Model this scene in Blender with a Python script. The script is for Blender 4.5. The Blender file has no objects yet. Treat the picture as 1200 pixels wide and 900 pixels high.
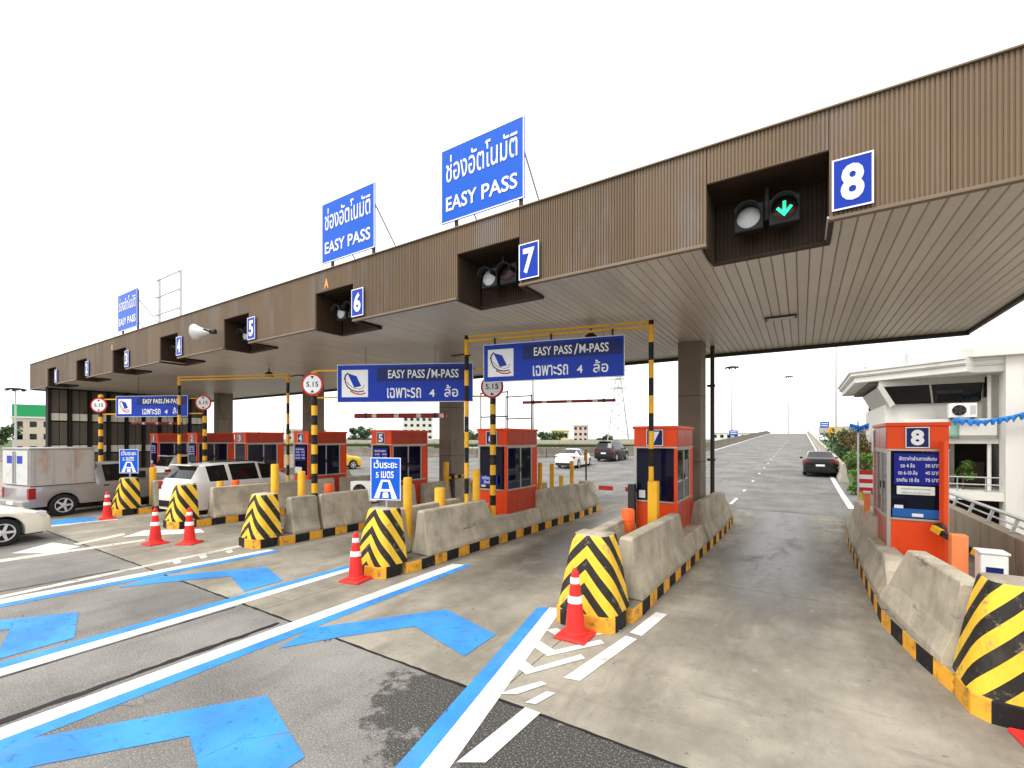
import bpy, bmesh, math, random
from mathutils import Vector, Matrix
random.seed(7)
SC = bpy.context.scene
COL = SC.collection
R = math.radians

# ------------------------------------------------------------------ camera, sky, sun, exposure
YAW = 0.567
cam_d = bpy.data.cameras.new('camera')
cam_d.sensor_width = 36.0
cam_d.lens = 532.0 / 1200.0 * 36.0
cam_d.shift_y = 64.0 / 1200.0
cam_d.clip_start = 0.05
cam_d.clip_end = 6000
cam = bpy.data.objects.new('camera', cam_d)
cam.location = (0, 0, 2.5)
cam.rotation_euler = (R(90), 0, YAW)
COL.objects.link(cam)
SC.camera = cam

SUN_EL, SUN_ROT = R(58), R(205)
world = bpy.data.worlds.new('World')
SC.world = world
world.use_nodes = True
wn, wl = world.node_tree.nodes, world.node_tree.links
wn.clear()
w_out = wn.new('ShaderNodeOutputWorld')
w_bg = wn.new('ShaderNodeBackground')
w_sky = wn.new('ShaderNodeTexSky')
w_sky.sky_type = 'NISHITA'
w_sky.sun_disc = False
w_sky.sun_elevation = SUN_EL
w_sky.sun_rotation = SUN_ROT
w_sky.air_density = 1.0
w_sky.dust_density = 4.0
w_sky.ozone_density = 1.0
w_hs = wn.new('ShaderNodeHueSaturation')
w_hs.inputs['Saturation'].default_value = 0.10
w_mix = wn.new('ShaderNodeMixRGB')
w_mix.inputs['Fac'].default_value = 0.72          # an even white overcast deck over the clear-sky gradient
w_mix.inputs['Color2'].default_value = (13.6, 13.5, 13.3, 1)
wl.new(w_sky.outputs[0], w_hs.inputs['Color'])
wl.new(w_hs.outputs[0], w_mix.inputs['Color1'])
wl.new(w_mix.outputs[0], w_bg.inputs['Color'])
w_bg.inputs['Strength'].default_value = 0.1
wl.new(w_bg.outputs[0], w_out.inputs['Surface'])

sun_d = bpy.data.lights.new('sun', 'SUN')
sun_d.energy = 1.3
sun_d.angle = R(22)
sun_d.color = (1.0, 0.96, 0.9)
sun = bpy.data.objects.new('sun', sun_d)
sun.rotation_euler = (math.pi / 2 - SUN_EL, 0, math.pi - SUN_ROT)
COL.objects.link(sun)
# point the lamp exactly along the sky's sun direction
sd = Vector((math.sin(SUN_ROT) * math.cos(SUN_EL), math.cos(SUN_ROT) * math.cos(SUN_EL), math.sin(SUN_EL)))
sun.rotation_euler = sd.to_track_quat('Z', 'Y').to_euler()

vs = SC.view_settings
vs.view_transform = 'Standard'
vs.look = 'None'
vs.exposure = 0.72
vs.gamma = 1.0
vs.use_curve_mapping = False
SC.cycles.max_bounces = 8
SC.cycles.use_denoising = True

# ------------------------------------------------------------------ materials
MATS = {}

def nt(name):
    m = bpy.data.materials.new(name)
    m.use_nodes = True
    n, l = m.node_tree.nodes, m.node_tree.links
    n.clear()
    o = n.new('ShaderNodeOutputMaterial')
    p = n.new('ShaderNodeBsdfPrincipled')
    l.new(p.outputs[0], o.inputs['Surface'])
    MATS[name] = m
    return m, n, l, p

def math_n(n, l, op, a, b=None, c=None, clamp=False):
    q = n.new('ShaderNodeMath')
    q.operation = op
    q.use_clamp = clamp
    for i, v in enumerate((a, b, c)):
        if v is None:
            continue
        if isinstance(v, (int, float)):
            q.inputs[i].default_value = v
        else:
            l.new(v, q.inputs[i])
    return q.outputs[0]

def coords(n, l, kind, scale=(1, 1, 1)):
    if kind == 'world':
        src = n.new('ShaderNodeNewGeometry').outputs['Position']
    else:
        t = n.new('ShaderNodeTexCoord')
        src = t.outputs['Object'] if kind == 'object' else t.outputs['UV']
    mp = n.new('ShaderNodeMapping')
    mp.inputs['Scale'].default_value = scale
    l.new(src, mp.inputs['Vector'])
    return mp.outputs[0]

def noise(n, l, vec, scale, detail=4, rough=0.55):
    t = n.new('ShaderNodeTexNoise')
    t.inputs['Scale'].default_value = scale
    t.inputs['Detail'].default_value = detail
    t.inputs['Roughness'].default_value = rough
    l.new(vec, t.inputs['Vector'])
    return t.outputs['Fac']

def ramp(n, l, fac, a, b):
    q = n.new('ShaderNodeMapRange')
    q.interpolation_type = 'SMOOTHSTEP'
    q.inputs['From Min'].default_value = a
    q.inputs['From Max'].default_value = b
    l.new(fac, q.inputs['Value'])
    return q.outputs[0]

def mix(n, l, fac, a, b, mode='MIX'):
    q = n.new('ShaderNodeMixRGB')
    q.blend_type = mode
    if isinstance(fac, (int, float)):
        q.inputs[0].default_value = fac
    else:
        l.new(fac, q.inputs[0])
    for i, v in ((1, a), (2, b)):
        if isinstance(v, tuple):
            q.inputs[i].default_value = (v[0], v[1], v[2], 1)
        else:
            l.new(v, q.inputs[i])
    return q.outputs[0]

def bump(n, l, p, h, strength=0.3, dist=0.01):
    b = n.new('ShaderNodeBump')
    b.inputs['Strength'].default_value = strength
    b.inputs['Distance'].default_value = dist
    l.new(h, b.inputs['Height'])
    l.new(b.outputs[0], p.inputs['Normal'])

def simple(name, col, rough=0.55, metal=0.0, var=0.12, vscale=3.0, rnd=0.0, dirt=None, dscale=(1, 1, 1), dsc=4.0, damt=0.5, dlo=0.5, dhi=0.75, bmp=0.0, bsc=60, coat=0.0, space='world', emit=None, spec=0.22):
    """Even colour with soft variation, optional dirt/wear patches, optional fine relief."""
    m, n, l, p = nt(name)
    v = coords(n, l, space)
    c = mix(n, l, noise(n, l, v, vscale, 5), tuple(x * (1 - var) for x in col), tuple(min(1, x * (1 + var)) for x in col))
    if rnd:
        oi = n.new('ShaderNodeObjectInfo')
        mr = n.new('ShaderNodeMapRange')
        mr.inputs['To Min'].default_value = 1 - rnd
        mr.inputs['To Max'].default_value = 1 + rnd
        l.new(oi.outputs['Random'], mr.inputs['Value'])
        hs = n.new('ShaderNodeHueSaturation')
        l.new(mr.outputs[0], hs.inputs['Value'])
        l.new(c, hs.inputs['Color'])
        c = hs.outputs[0]
    if dirt:
        dv = coords(n, l, space, dscale)
        d = ramp(n, l, noise(n, l, dv, dsc, 6, 0.62), dlo, dhi)
        d = math_n(n, l, 'MULTIPLY', d, damt)
        c = mix(n, l, d, c, dirt)
    l.new(c, p.inputs['Base Color'])
    p.inputs['Roughness'].default_value = rough
    p.inputs['Metallic'].default_value = metal
    p.inputs['Specular IOR Level'].default_value = spec
    if coat:
        p.inputs['Coat Weight'].default_value = coat
        p.inputs['Coat Roughness'].default_value = 0.06
    if bmp:
        bump(n, l, p, noise(n, l, v, bsc, 6), bmp, 0.01)
    if emit:
        p.inputs['Emission Color'].default_value = (*emit[0], 1)
        p.inputs['Emission Strength'].default_value = emit[1]
    return m

def banded(name, ca, cb, period, axis='Z', off=0.0, rough=0.5, duty=0.5):
    """Painted rings along an object's own axis."""
    m, n, l, p = nt(name)
    t = n.new('ShaderNodeTexCoord')
    s = n.new('ShaderNodeSeparateXYZ')
    l.new(t.outputs['Object'], s.inputs[0])
    q = math_n(n, l, 'FRACT', math_n(n, l, 'DIVIDE', math_n(n, l, 'ADD', s.outputs[axis], off), period))
    c = mix(n, l, math_n(n, l, 'GREATER_THAN', q, duty), ca, cb)
    wv = coords(n, l, 'world')
    c = mix(n, l, math_n(n, l, 'MULTIPLY', ramp(n, l, noise(n, l, wv, 9, 6), 0.5, 0.75), 0.4), c, (0.16, 0.12, 0.08))
    l.new(c, p.inputs['Base Color'])
    p.inputs['Roughness'].default_value = rough
    p.inputs['Specular IOR Level'].default_value = 0.2
    return m

YEL = (0.85, 0.45, 0.03)
simple('white_paint', (0.78, 0.78, 0.76), 0.5, dirt=(0.45, 0.42, 0.36), damt=0.35)
simple('sign_blue', (0.003, 0.036, 0.40), 0.35, var=0.08)
simple('roof_sign_blue', (0.003, 0.1, 0.6), 0.4, var=0.06)
simple('board_navy', (0.008, 0.012, 0.26), 0.35, var=0.08)
simple('navy', (0.008, 0.018, 0.13), 0.35, var=0.1)
simple('letter_white', (0.85, 0.85, 0.85), 0.5, var=0.03)
simple('letter_orange', (0.85, 0.36, 0.1), 0.5, var=0.05)
simple('black', (0.012, 0.012, 0.013), 0.45)
simple('black_rubber', (0.022, 0.022, 0.023), 0.8, bmp=0.3)
simple('dark_metal', (0.05, 0.047, 0.045), 0.5, metal=0.3)
simple('galvanised', (0.5, 0.5, 0.5), 0.42, metal=0.75, var=0.15)
simple('aluminium', (0.48, 0.45, 0.41), 0.4, metal=0.55, var=0.1)
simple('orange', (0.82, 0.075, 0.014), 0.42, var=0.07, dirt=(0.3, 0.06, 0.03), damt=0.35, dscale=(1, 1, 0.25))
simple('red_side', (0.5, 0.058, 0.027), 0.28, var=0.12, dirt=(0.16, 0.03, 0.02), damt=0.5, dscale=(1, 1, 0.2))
simple('peach', (0.86, 0.25, 0.09), 0.5)
simple('barrel_orange', (0.85, 0.13, 0.025), 0.45, var=0.1)
simple('bollard_yellow', YEL, 0.5, var=0.1, dirt=(0.3, 0.16, 0.05), damt=0.4)
simple('cone_red', (0.78, 0.035, 0.03), 0.5, var=0.1, dirt=(0.3, 0.03, 0.03), damt=0.35)
simple('reflective_white', (0.85, 0.82, 0.82), 0.35, var=0.04)
simple('kerb_yellow', (0.82, 0.40, 0.04), 0.6, var=0.15, dirt=(0.12, 0.085, 0.05), damt=0.75, dsc=7, dlo=0.48, dhi=0.7, rnd=0.12, bmp=0.3)
simple('kerb_black', (0.018, 0.017, 0.018), 0.65, var=0.2, dirt=(0.16, 0.13, 0.1), damt=0.6, dsc=8, dlo=0.55, dhi=0.78, bmp=0.3)
simple('soffit', (0.6, 0.555, 0.47), 0.34, metal=0.15, var=0.12, vscale=0.5, rnd=0.06)
simple('fascia', (0.172, 0.12, 0.076), 0.5, metal=0.1, var=0.2, vscale=0.9, rnd=0.15, dirt=(0.21, 0.18, 0.165), damt=0.75, dscale=(1.2, 1, 0.18), dsc=2.2, dlo=0.5, dhi=0.72)
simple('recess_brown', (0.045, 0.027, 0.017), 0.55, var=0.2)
simple('fascia_trim', (0.2, 0.15, 0.105), 0.45, metal=0.2, var=0.15)
simple('roof_metal', (0.25, 0.25, 0.25), 0.5, metal=0.4)
simple('column', (0.22, 0.18, 0.14), 0.75, var=0.2, vscale=2.5, dirt=(0.06, 0.05, 0.04), damt=0.6, dscale=(1, 1, 0.3), dsc=2, bmp=0.25, bsc=40)
simple('wall_panel', (0.13, 0.112, 0.092), 0.8, var=0.2, vscale=2, rnd=0.1, dirt=(0.08, 0.07, 0.06), damt=0.6, dscale=(1, 1, 0.25), bmp=0.2)
simple('wall_dark', (0.022, 0.02, 0.019), 0.7, var=0.2)
simple('wall_light', (0.82, 0.77, 0.66), 0.8, var=0.12, rnd=0.1)
simple('building_white', (0.72, 0.70, 0.66), 0.75, var=0.06, vscale=0.8, dirt=(0.38, 0.35, 0.3), damt=0.5, dscale=(1, 1, 0.2), dsc=1.6, dlo=0.52, dhi=0.8, bmp=0.1)
simple('building_cream', (0.62, 0.55, 0.43), 0.8, var=0.08, dirt=(0.3, 0.25, 0.2), damt=0.4)
simple('building_yellow', (0.75, 0.6, 0.3), 0.8, var=0.08)
simple('building_pink', (0.62, 0.48, 0.42), 0.8, var=0.1)
simple('green_board', (0.03, 0.36, 0.13), 0.6)
simple('retaining_wall', (0.36, 0.30, 0.22), 0.85, var=0.15, vscale=1.4, dirt=(0.14, 0.12, 0.09), damt=0.6, dscale=(1, 1, 0.3), dsc=2.5, bmp=0.3)
simple('parapet', (0.42, 0.385, 0.32), 0.85, var=0.15, vscale=0.8, dirt=(0.17, 0.15, 0.12), damt=0.6, dscale=(1, 1, 0.4), dsc=0.9)
simple('parapet_old', (0.2, 0.18, 0.15), 0.9, var=0.25, vscale=0.8, dirt=(0.07, 0.065, 0.055), damt=0.6, dscale=(1, 1, 0.4), dsc=0.9)
simple('tarp_blue', (0.03, 0.22, 0.62), 0.55, var=0.2, vscale=6)
simple('tyre', (0.02, 0.02, 0.021), 0.8, bmp=0.2)
simple('rim_silver', (0.62, 0.62, 0.62), 0.35, metal=0.2, var=0.1)
simple('car_white', (0.78, 0.78, 0.75), 0.3, var=0.02, coat=0.6)
simple('car_cream', (0.80, 0.77, 0.66), 0.3, var=0.02, coat=0.6)
simple('car_silver', (0.33, 0.31, 0.31), 0.35, metal=0.35, var=0.06, coat=0.4, dirt=(0.2, 0.16, 0.15), damt=0.3)
simple('car_black', (0.008, 0.008, 0.009), 0.3, coat=0.25)
simple('car_maroon', (0.014, 0.01, 0.014), 0.3, coat=0.25)
simple('car_yellow', (0.8, 0.5, 0.03), 0.35, coat=0.4)
simple('box_alu', (0.46, 0.43, 0.39), 0.5, metal=0.25, var=0.08, dirt=(0.38, 0.2, 0.11), damt=0.65, dscale=(1, 1, 0.5), dsc=1.5, dlo=0.5, dhi=0.72)
simple('box_door', (0.62, 0.62, 0.6), 0.5, var=0.06, dirt=(0.35, 0.3, 0.26), damt=0.4)
simple('taillight', (0.32, 0.01, 0.012), 0.15, coat=0.8)
simple('headlight', (0.6, 0.6, 0.62), 0.1, coat=0.8)
simple('soil', (0.12, 0.11, 0.08), 0.95, var=0.3, vscale=0.4)
simple('grass', (0.07, 0.11, 0.035), 0.95, var=0.4, vscale=0.15)
simple('pot_dark', (0.08, 0.05, 0.04), 0.8)
simple('trunk', (0.11, 0.08, 0.055), 0.9, var=0.3, bmp=0.4)
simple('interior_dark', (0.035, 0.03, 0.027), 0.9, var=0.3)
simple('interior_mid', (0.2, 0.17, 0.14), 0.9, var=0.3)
simple('red_paint', (0.55, 0.03, 0.025), 0.5, var=0.15)
simple('lens_grey', (0.5, 0.5, 0.5), 0.25, var=0.2, vscale=30)
simple('lens_dark', (0.05, 0.02, 0.02), 0.2)
simple('lamp_green', (0.0, 0.3, 0.15), 0.4, emit=((0.03, 0.8, 0.34), 1.1))
simple('lamp_red', (0.3, 0.02, 0.01), 0.4, emit=((0.9, 0.08, 0.03), 0.04))
simple('sill_blue', (0.02, 0.12, 0.42), 0.4)
simple('warning_orange', (0.8, 0.38, 0.02), 0.5)
simple('road_sign_blue', (0.015, 0.1, 0.5), 0.5)
banded('pole_band', YEL, (0.014, 0.013, 0.013), 0.7)
banded('pole_band_fine', YEL, (0.014, 0.013, 0.013), 0.5, off=0.1)
banded('arm_band', YEL, (0.014, 0.013, 0.013), 0.3, 'X')
banded('bar_red_white', (0.33, 0.022, 0.03), (0.75, 0.66, 0.6), 0.62, 'X', duty=0.8)
banded('arm_red_white', (0.45, 0.02, 0.02), (0.5, 0.47, 0.42), 0.6, 'X', off=0.1, duty=0.55)

def glass(name, col, rough=0.04):
    m, n, l, p = nt(name)
    v = coords(n, l, 'world')
    l.new(mix(n, l, noise(n, l, v, 1.2, 3), col, tuple(c * 2.2 for c in col)), p.inputs['Base Color'])
    p.inputs['Roughness'].default_value = rough
    p.inputs['Specular IOR Level'].default_value = 0.35
glass('car_glass', (0.006, 0.006, 0.007))
glass('window_dark', (0.005, 0.005, 0.006))

m, n, l, p = nt('booth_glass')          # tinted see-through pane
p.inputs['Base Color'].default_value = (0.008, 0.008, 0.03, 1)
p.inputs['Roughness'].default_value = 0.03
p.inputs['Alpha'].default_value = 0.84
p.inputs['Specular IOR Level'].default_value = 0.35

# asphalt: aggregate speckle, worn pale wheel areas, a dark resurfaced patch and cracks
def asphalt(name, base, patch=True):
    m, n, l, p = nt(name)
    v = coords(n, l, 'world')
    big = ramp(n, l, noise(n, l, v, 0.5, 5, 0.6), 0.3, 0.7)
    c = mix(n, l, big, tuple(b * 0.68 for b in base), tuple(b * 1.3 for b in base))
    c = mix(n, l, math_n(n, l, 'MULTIPLY', ramp(n, l, noise(n, l, v, 4.5, 9, 0.75), 0.54, 0.72), 0.5), c, tuple(b * 0.35 for b in base))
    streak = ramp(n, l, noise(n, l, coords(n, l, 'world', (3.0, 0.18, 1)), 1.3, 5, 0.6), 0.45, 0.75)
    c = mix(n, l, math_n(n, l, 'MULTIPLY', streak, 0.35), c, tuple(b * 0.5 for b in base))
    if patch:
        g = n.new('ShaderNodeNewGeometry')
        s = n.new('ShaderNodeSeparateXYZ')
        l.new(g.outputs['Position'], s.inputs[0])
        dx = math_n(n, l, 'DIVIDE', math_n(n, l, 'ADD', s.outputs[0], 1.9), 2.1)
        dy = math_n(n, l, 'DIVIDE', math_n(n, l, 'ADD', s.outputs[1], -3.2), 0.95)
        rr = math_n(n, l, 'ADD', math_n(n, l, 'POWER', dx, 2), math_n(n, l, 'POWER', dy, 2))
        rr = math_n(n, l, 'ADD', rr, math_n(n, l, 'MULTIPLY', noise(n, l, v, 2.4, 6, 0.65), 2.4))
        pm = math_n(n, l, 'SUBTRACT', 1.0, ramp(n, l, rr, 1.75, 1.95))
        c = mix(n, l, pm, c, tuple(b * 0.27 for b in base))
    sp = noise(n, l, v, 62, 4, 0.8)
    c = mix(n, l, ramp(n, l, sp, 0.52, 0.66), c, mix(n, l, 0.6, c, (0.5, 0.48, 0.45)))
    c = mix(n, l, math_n(n, l, 'SUBTRACT', 1.0, ramp(n, l, sp, 0.34, 0.47)), c, mix(n, l, 0.7, c, (0.02, 0.02, 0.02)))
    vo = n.new('ShaderNodeTexVoronoi')
    vo.feature = 'DISTANCE_TO_EDGE'
    vo.inputs['Scale'].default_value = 0.75
    wv = n.new('ShaderNodeMixRGB')
    wv.blend_type = 'ADD'
    wv.inputs[0].default_value = 0.8
    tn = n.new('ShaderNodeTexNoise')
    tn.inputs['Scale'].default_value = 1.8
    tn.inputs['Detail'].default_value = 6
    l.new(v, tn.inputs['Vector'])
    l.new(v, wv.inputs[1])
    l.new(tn.outputs['Color'], wv.inputs[2])
    l.new(wv.outputs[0], vo.inputs['Vector'])
    crack = math_n(n, l, 'SUBTRACT', 1.0, ramp(n, l, vo.outputs['Distance'], 0.0, 0.012))
    crack = math_n(n, l, 'MULTIPLY', crack, ramp(n, l, noise(n, l, v, 0.9, 3), 0.52, 0.68))
    c = mix(n, l, math_n(n, l, 'MULTIPLY', crack, 0.85), c, (0.02, 0.018, 0.016))
    l.new(c, p.inputs['Base Color'])
    p.inputs['Specular IOR Level'].default_value = 0.2
    p.inputs['Roughness'].default_value = 0.85
    bump(n, l, p, noise(n, l, v, 110, 3), 0.35, 0.008)
asphalt('asphalt', (0.205, 0.196, 0.182))
asphalt('asphalt_road', (0.16, 0.158, 0.152), False)

# concrete apron: broom-dragged streaks along the lanes, oil and rubber down each lane's middle
m, n, l, p = nt('apron')
v = coords(n, l, 'world')
c = mix(n, l, ramp(n, l, noise(n, l, v, 0.55, 8, 0.66), 0.3, 0.7), (0.19, 0.172, 0.138), (0.40, 0.368, 0.298))
g = n.new('ShaderNodeNewGeometry')
s = n.new('ShaderNodeSeparateXYZ')
l.new(g.outputs['Position'], s.inputs[0])
ph = math_n(n, l, 'ABSOLUTE', math_n(n, l, 'SUBTRACT', math_n(n, l, 'FRACT', math_n(n, l, 'DIVIDE', math_n(n, l, 'ADD', s.outputs[0], 0.45 + 2.055 + 41.1), 4.11)), 0.5))
mid = math_n(n, l, 'SUBTRACT', 1.0, ramp(n, l, ph, 0.06, 0.30))
inn = ramp(n, l, math_n(n, l, 'ADD', s.outputs[1], math_n(n, l, 'MULTIPLY', noise(n, l, v, 0.6, 4), 3.0)), 6.0, 11.0)
st = noise(n, l, coords(n, l, 'world', (1.1, 0.45, 1)), 1.5, 8, 0.68)
fine = noise(n, l, coords(n, l, 'world', (2.2, 0.8, 1)), 5.0, 9, 0.75)
oil = math_n(n, l, 'MULTIPLY', math_n(n, l, 'MULTIPLY', mid, inn), ramp(n, l, st, 0.22, 0.52))
oil = math_n(n, l, 'MULTIPLY', oil, ramp(n, l, fine, 0.22, 0.5))
inner_mottle = math_n(n, l, 'MULTIPLY', inn, ramp(n, l, noise(n, l, coords(n, l, 'world', (1.3, 0.5, 1)), 2.2, 9, 0.72), 0.36, 0.66))  # mottled darker tone, setting in towards the booths
c = mix(n, l, math_n(n, l, 'MULTIPLY', inner_mottle, 0.6), c, (0.095, 0.085, 0.068))
edge = ramp(n, l, math_n(n, l, 'ADD', ph, math_n(n, l, 'MULTIPLY', noise(n, l, v, 2.0, 7, 0.7), 0.16)), 0.38, 0.47)
c = mix(n, l, math_n(n, l, 'MULTIPLY', math_n(n, l, 'MULTIPLY', edge, inn), 0.6), c, (0.07, 0.062, 0.05))
c = mix(n, l, math_n(n, l, 'MULTIPLY', oil, 0.95), c, (0.035, 0.032, 0.028))
rub = ramp(n, l, noise(n, l, coords(n, l, 'world', (1.5, 0.34, 1)), 1.1, 8, 0.7), 0.44, 0.74)
c = mix(n, l, math_n(n, l, 'MULTIPLY', rub, 0.6), c, (0.11, 0.092, 0.07))
cr = ramp(n, l, noise(n, l, coords(n, l, 'world', (0.35, 2.2, 1)), 1.5, 6, 0.7), 0.56, 0.74)
c = mix(n, l, math_n(n, l, 'MULTIPLY', cr, 0.45), c, (0.13, 0.11, 0.085))
sp = noise(n, l, v, 5.5, 8, 0.7)
c = mix(n, l, math_n(n, l, 'MULTIPLY', ramp(n, l, sp, 0.58, 0.72), 0.55), c, (0.48, 0.43, 0.34))
c = mix(n, l, math_n(n, l, 'MULTIPLY', ramp(n, l, noise(n, l, v, 11, 7, 0.7), 0.61, 0.69), 0.75), c, (0.06, 0.052, 0.043))
c = mix(n, l, math_n(n, l, 'MULTIPLY', ramp(n, l, noise(n, l, v, 60, 4, 0.7), 0.55, 0.75), 0.45), c, (0.1, 0.085, 0.065))
c = mix(n, l, math_n(n, l, 'MULTIPLY', ramp(n, l, noise(n, l, v, 3.1, 9, 0.75), 0.55, 0.7), 0.4), c, (0.11, 0.098, 0.08))
l.new(c, p.inputs['Base Color'])
rg = n.new('ShaderNodeMapRange')
rg.inputs['To Min'].default_value = 0.72
rg.inputs['To Max'].default_value = 0.36
l.new(oil, rg.inputs['Value'])
l.new(rg.outputs[0], p.inputs['Roughness'])
bump(n, l, p, noise(n, l, v, 45, 6, 0.65), 0.22, 0.006)

def paint(name, col, wear):
    """Road paint worn through to the surface below: gaps, tyre dirt, hairline cracks."""
    m, n, l, p = nt(name)
    v = coords(n, l, 'world')
    c = mix(n, l, ramp(n, l, noise(n, l, v, 1.1, 6, 0.6), 0.3, 0.7), tuple(x * 0.8 for x in col), tuple(min(1, x * 1.22) for x in col))
    sk = ramp(n, l, noise(n, l, coords(n, l, 'world', (3.2, 0.4, 1)), 1.8, 7, 0.68), 0.47, 0.8)
    c = mix(n, l, math_n(n, l, 'MULTIPLY', sk, 0.4), c, (0.17, 0.165, 0.16))
    w = ramp(n, l, noise(n, l, v, 7, 10, 0.78), 1 - wear, 1 - wear + 0.1)
    pit = ramp(n, l, noise(n, l, v, 62, 4, 0.8), 0.60, 0.70)
    vo = n.new('ShaderNodeTexVoronoi')
    vo.feature = 'DISTANCE_TO_EDGE'
    vo.inputs['Scale'].default_value = 1.1
    wv = mix(n, l, 0.7, v, noise(n, l, v, 2.2, 6), 'ADD')
    l.new(wv, vo.inputs['Vector'])
    crack = math_n(n, l, 'MULTIPLY', math_n(n, l, 'SUBTRACT', 1.0, ramp(n, l, vo.outputs['Distance'], 0.0, 0.008)), ramp(n, l, noise(n, l, v, 0.8, 3), 0.45, 0.6))
    gap = math_n(n, l, 'MAXIMUM', math_n(n, l, 'MULTIPLY', w, 0.85), math_n(n, l, 'MULTIPLY', math_n(n, l, 'MAXIMUM', pit, crack), 0.6))
    l.new(c, p.inputs['Base Color'])
    l.new(math_n(n, l, 'SUBTRACT', 1.0, gap, clamp=True), p.inputs['Alpha'])
    p.inputs['Specular IOR Level'].default_value = 0.2
    p.inputs['Roughness'].default_value = 0.6
    bump(n, l, p, noise(n, l, v, 60, 3), 0.25, 0.005)
paint('line_white', (0.74, 0.74, 0.72), 0.40)
paint('line_blue', (0.045, 0.255, 0.66), 0.43)
paint('line_old', (0.62, 0.58, 0.5), 0.46)

# weathered precast concrete
def concrete(name, base):
    m, n, l, p = nt(name)
    v = coords(n, l, 'world')
    c = mix(n, l, ramp(n, l, noise(n, l, v, 2.2, 7, 0.62), 0.3, 0.7), tuple(b * 0.72 for b in base), tuple(b * 1.15 for b in base))
    runs = ramp(n, l, noise(n, l, coords(n, l, 'world', (5, 5, 0.45)), 1.6, 6, 0.62), 0.5, 0.72)
    c = mix(n, l, math_n(n, l, 'MULTIPLY', runs, 0.42), c, tuple(b * 0.4 for b in base))
    c = mix(n, l, math_n(n, l, 'MULTIPLY', ramp(n, l, noise(n, l, coords(n, l, 'world', (1, 0.5, 3)), 1.5, 7, 0.7), 0.6, 0.72), 0.7), c, (0.07, 0.064, 0.055))
    c = mix(n, l, math_n(n, l, 'MULTIPLY', ramp(n, l, noise(n, l, v, 26, 6, 0.7), 0.6, 0.7), 0.5), c, (0.1, 0.09, 0.075))
    oi = n.new('ShaderNodeObjectInfo')
    mr = n.new('ShaderNodeMapRange')
    mr.inputs['To Min'].default_value = 0.85
    mr.inputs['To Max'].default_value = 1.12
    l.new(oi.outputs['Random'], mr.inputs['Value'])
    hs = n.new('ShaderNodeHueSaturation')
    l.new(mr.outputs[0], hs.inputs['Value'])
    l.new(c, hs.inputs['Color'])
    l.new(hs.outputs[0], p.inputs['Base Color'])
    p.inputs['Specular IOR Level'].default_value = 0.2
    p.inputs['Roughness'].default_value = 0.85
    bump(n, l, p, noise(n, l, v, 38, 8, 0.68), 0.4, 0.012)
concrete('concrete', (0.455, 0.405, 0.315))
concrete('island_top', (0.26, 0.23, 0.185))

# yellow/black chevrons painted on the island noses (u = arc from the nose's centre line, v = height)
m, n, l, p = nt('chevron')
t = n.new('ShaderNodeTexCoord')
s = n.new('ShaderNodeSeparateXYZ')
l.new(t.outputs['UV'], s.inputs[0])
q = math_n(n, l, 'ADD', s.outputs[1], math_n(n, l, 'MULTIPLY', math_n(n, l, 'ABSOLUTE', s.outputs[0]), 1.05))
q = math_n(n, l, 'FRACT', math_n(n, l, 'DIVIDE', math_n(n, l, 'ADD', q, 0.03), 0.31))
blk = math_n(n, l, 'GREATER_THAN', q, 0.52)
v = coords(n, l, 'world')
ye = mix(n, l, noise(n, l, v, 4, 5), (0.78, 0.46, 0.03), (0.92, 0.6, 0.06))
bk = mix(n, l, noise(n, l, v, 8, 6), (0.012, 0.011, 0.011), (0.04, 0.036, 0.032))
c = mix(n, l, blk, ye, bk)
c = mix(n, l, math_n(n, l, 'MULTIPLY', ramp(n, l, noise(n, l, v, 6, 10, 0.76), 0.56, 0.64), 0.7), c, (0.24, 0.205, 0.15))
c = mix(n, l, math_n(n, l, 'MULTIPLY', ramp(n, l, noise(n, l, coords(n, l, 'world', (4, 4, 0.6)), 2, 7, 0.7), 0.5, 0.75), 0.35), c, (0.1, 0.085, 0.06))
l.new(c, p.inputs['Base Color'])
p.inputs['Specular IOR Level'].default_value = 0.2
p.inputs['Roughness'].default_value = 0.55
bump(n, l, p, noise(n, l, v, 30, 5), 0.2, 0.008)

def foliage(name, c1, c2):
    m, n, l, p = nt(name)
    g = n.new('ShaderNodeNewGeometry')
    l.new(mix(n, l, g.outputs['Random Per Island'], c1, c2), p.inputs['Base Color'])
    p.inputs['Roughness'].default_value = 0.6
    p.inputs['Transmission Weight'].default_value = 0.0
foliage('leaf_bright', (0.05, 0.13, 0.015), (0.14, 0.24, 0.03))
foliage('leaf_dark', (0.018, 0.055, 0.014), (0.06, 0.11, 0.025))
foliage('leaf_rust', (0.13, 0.07, 0.02), (0.2, 0.14, 0.04))

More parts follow.
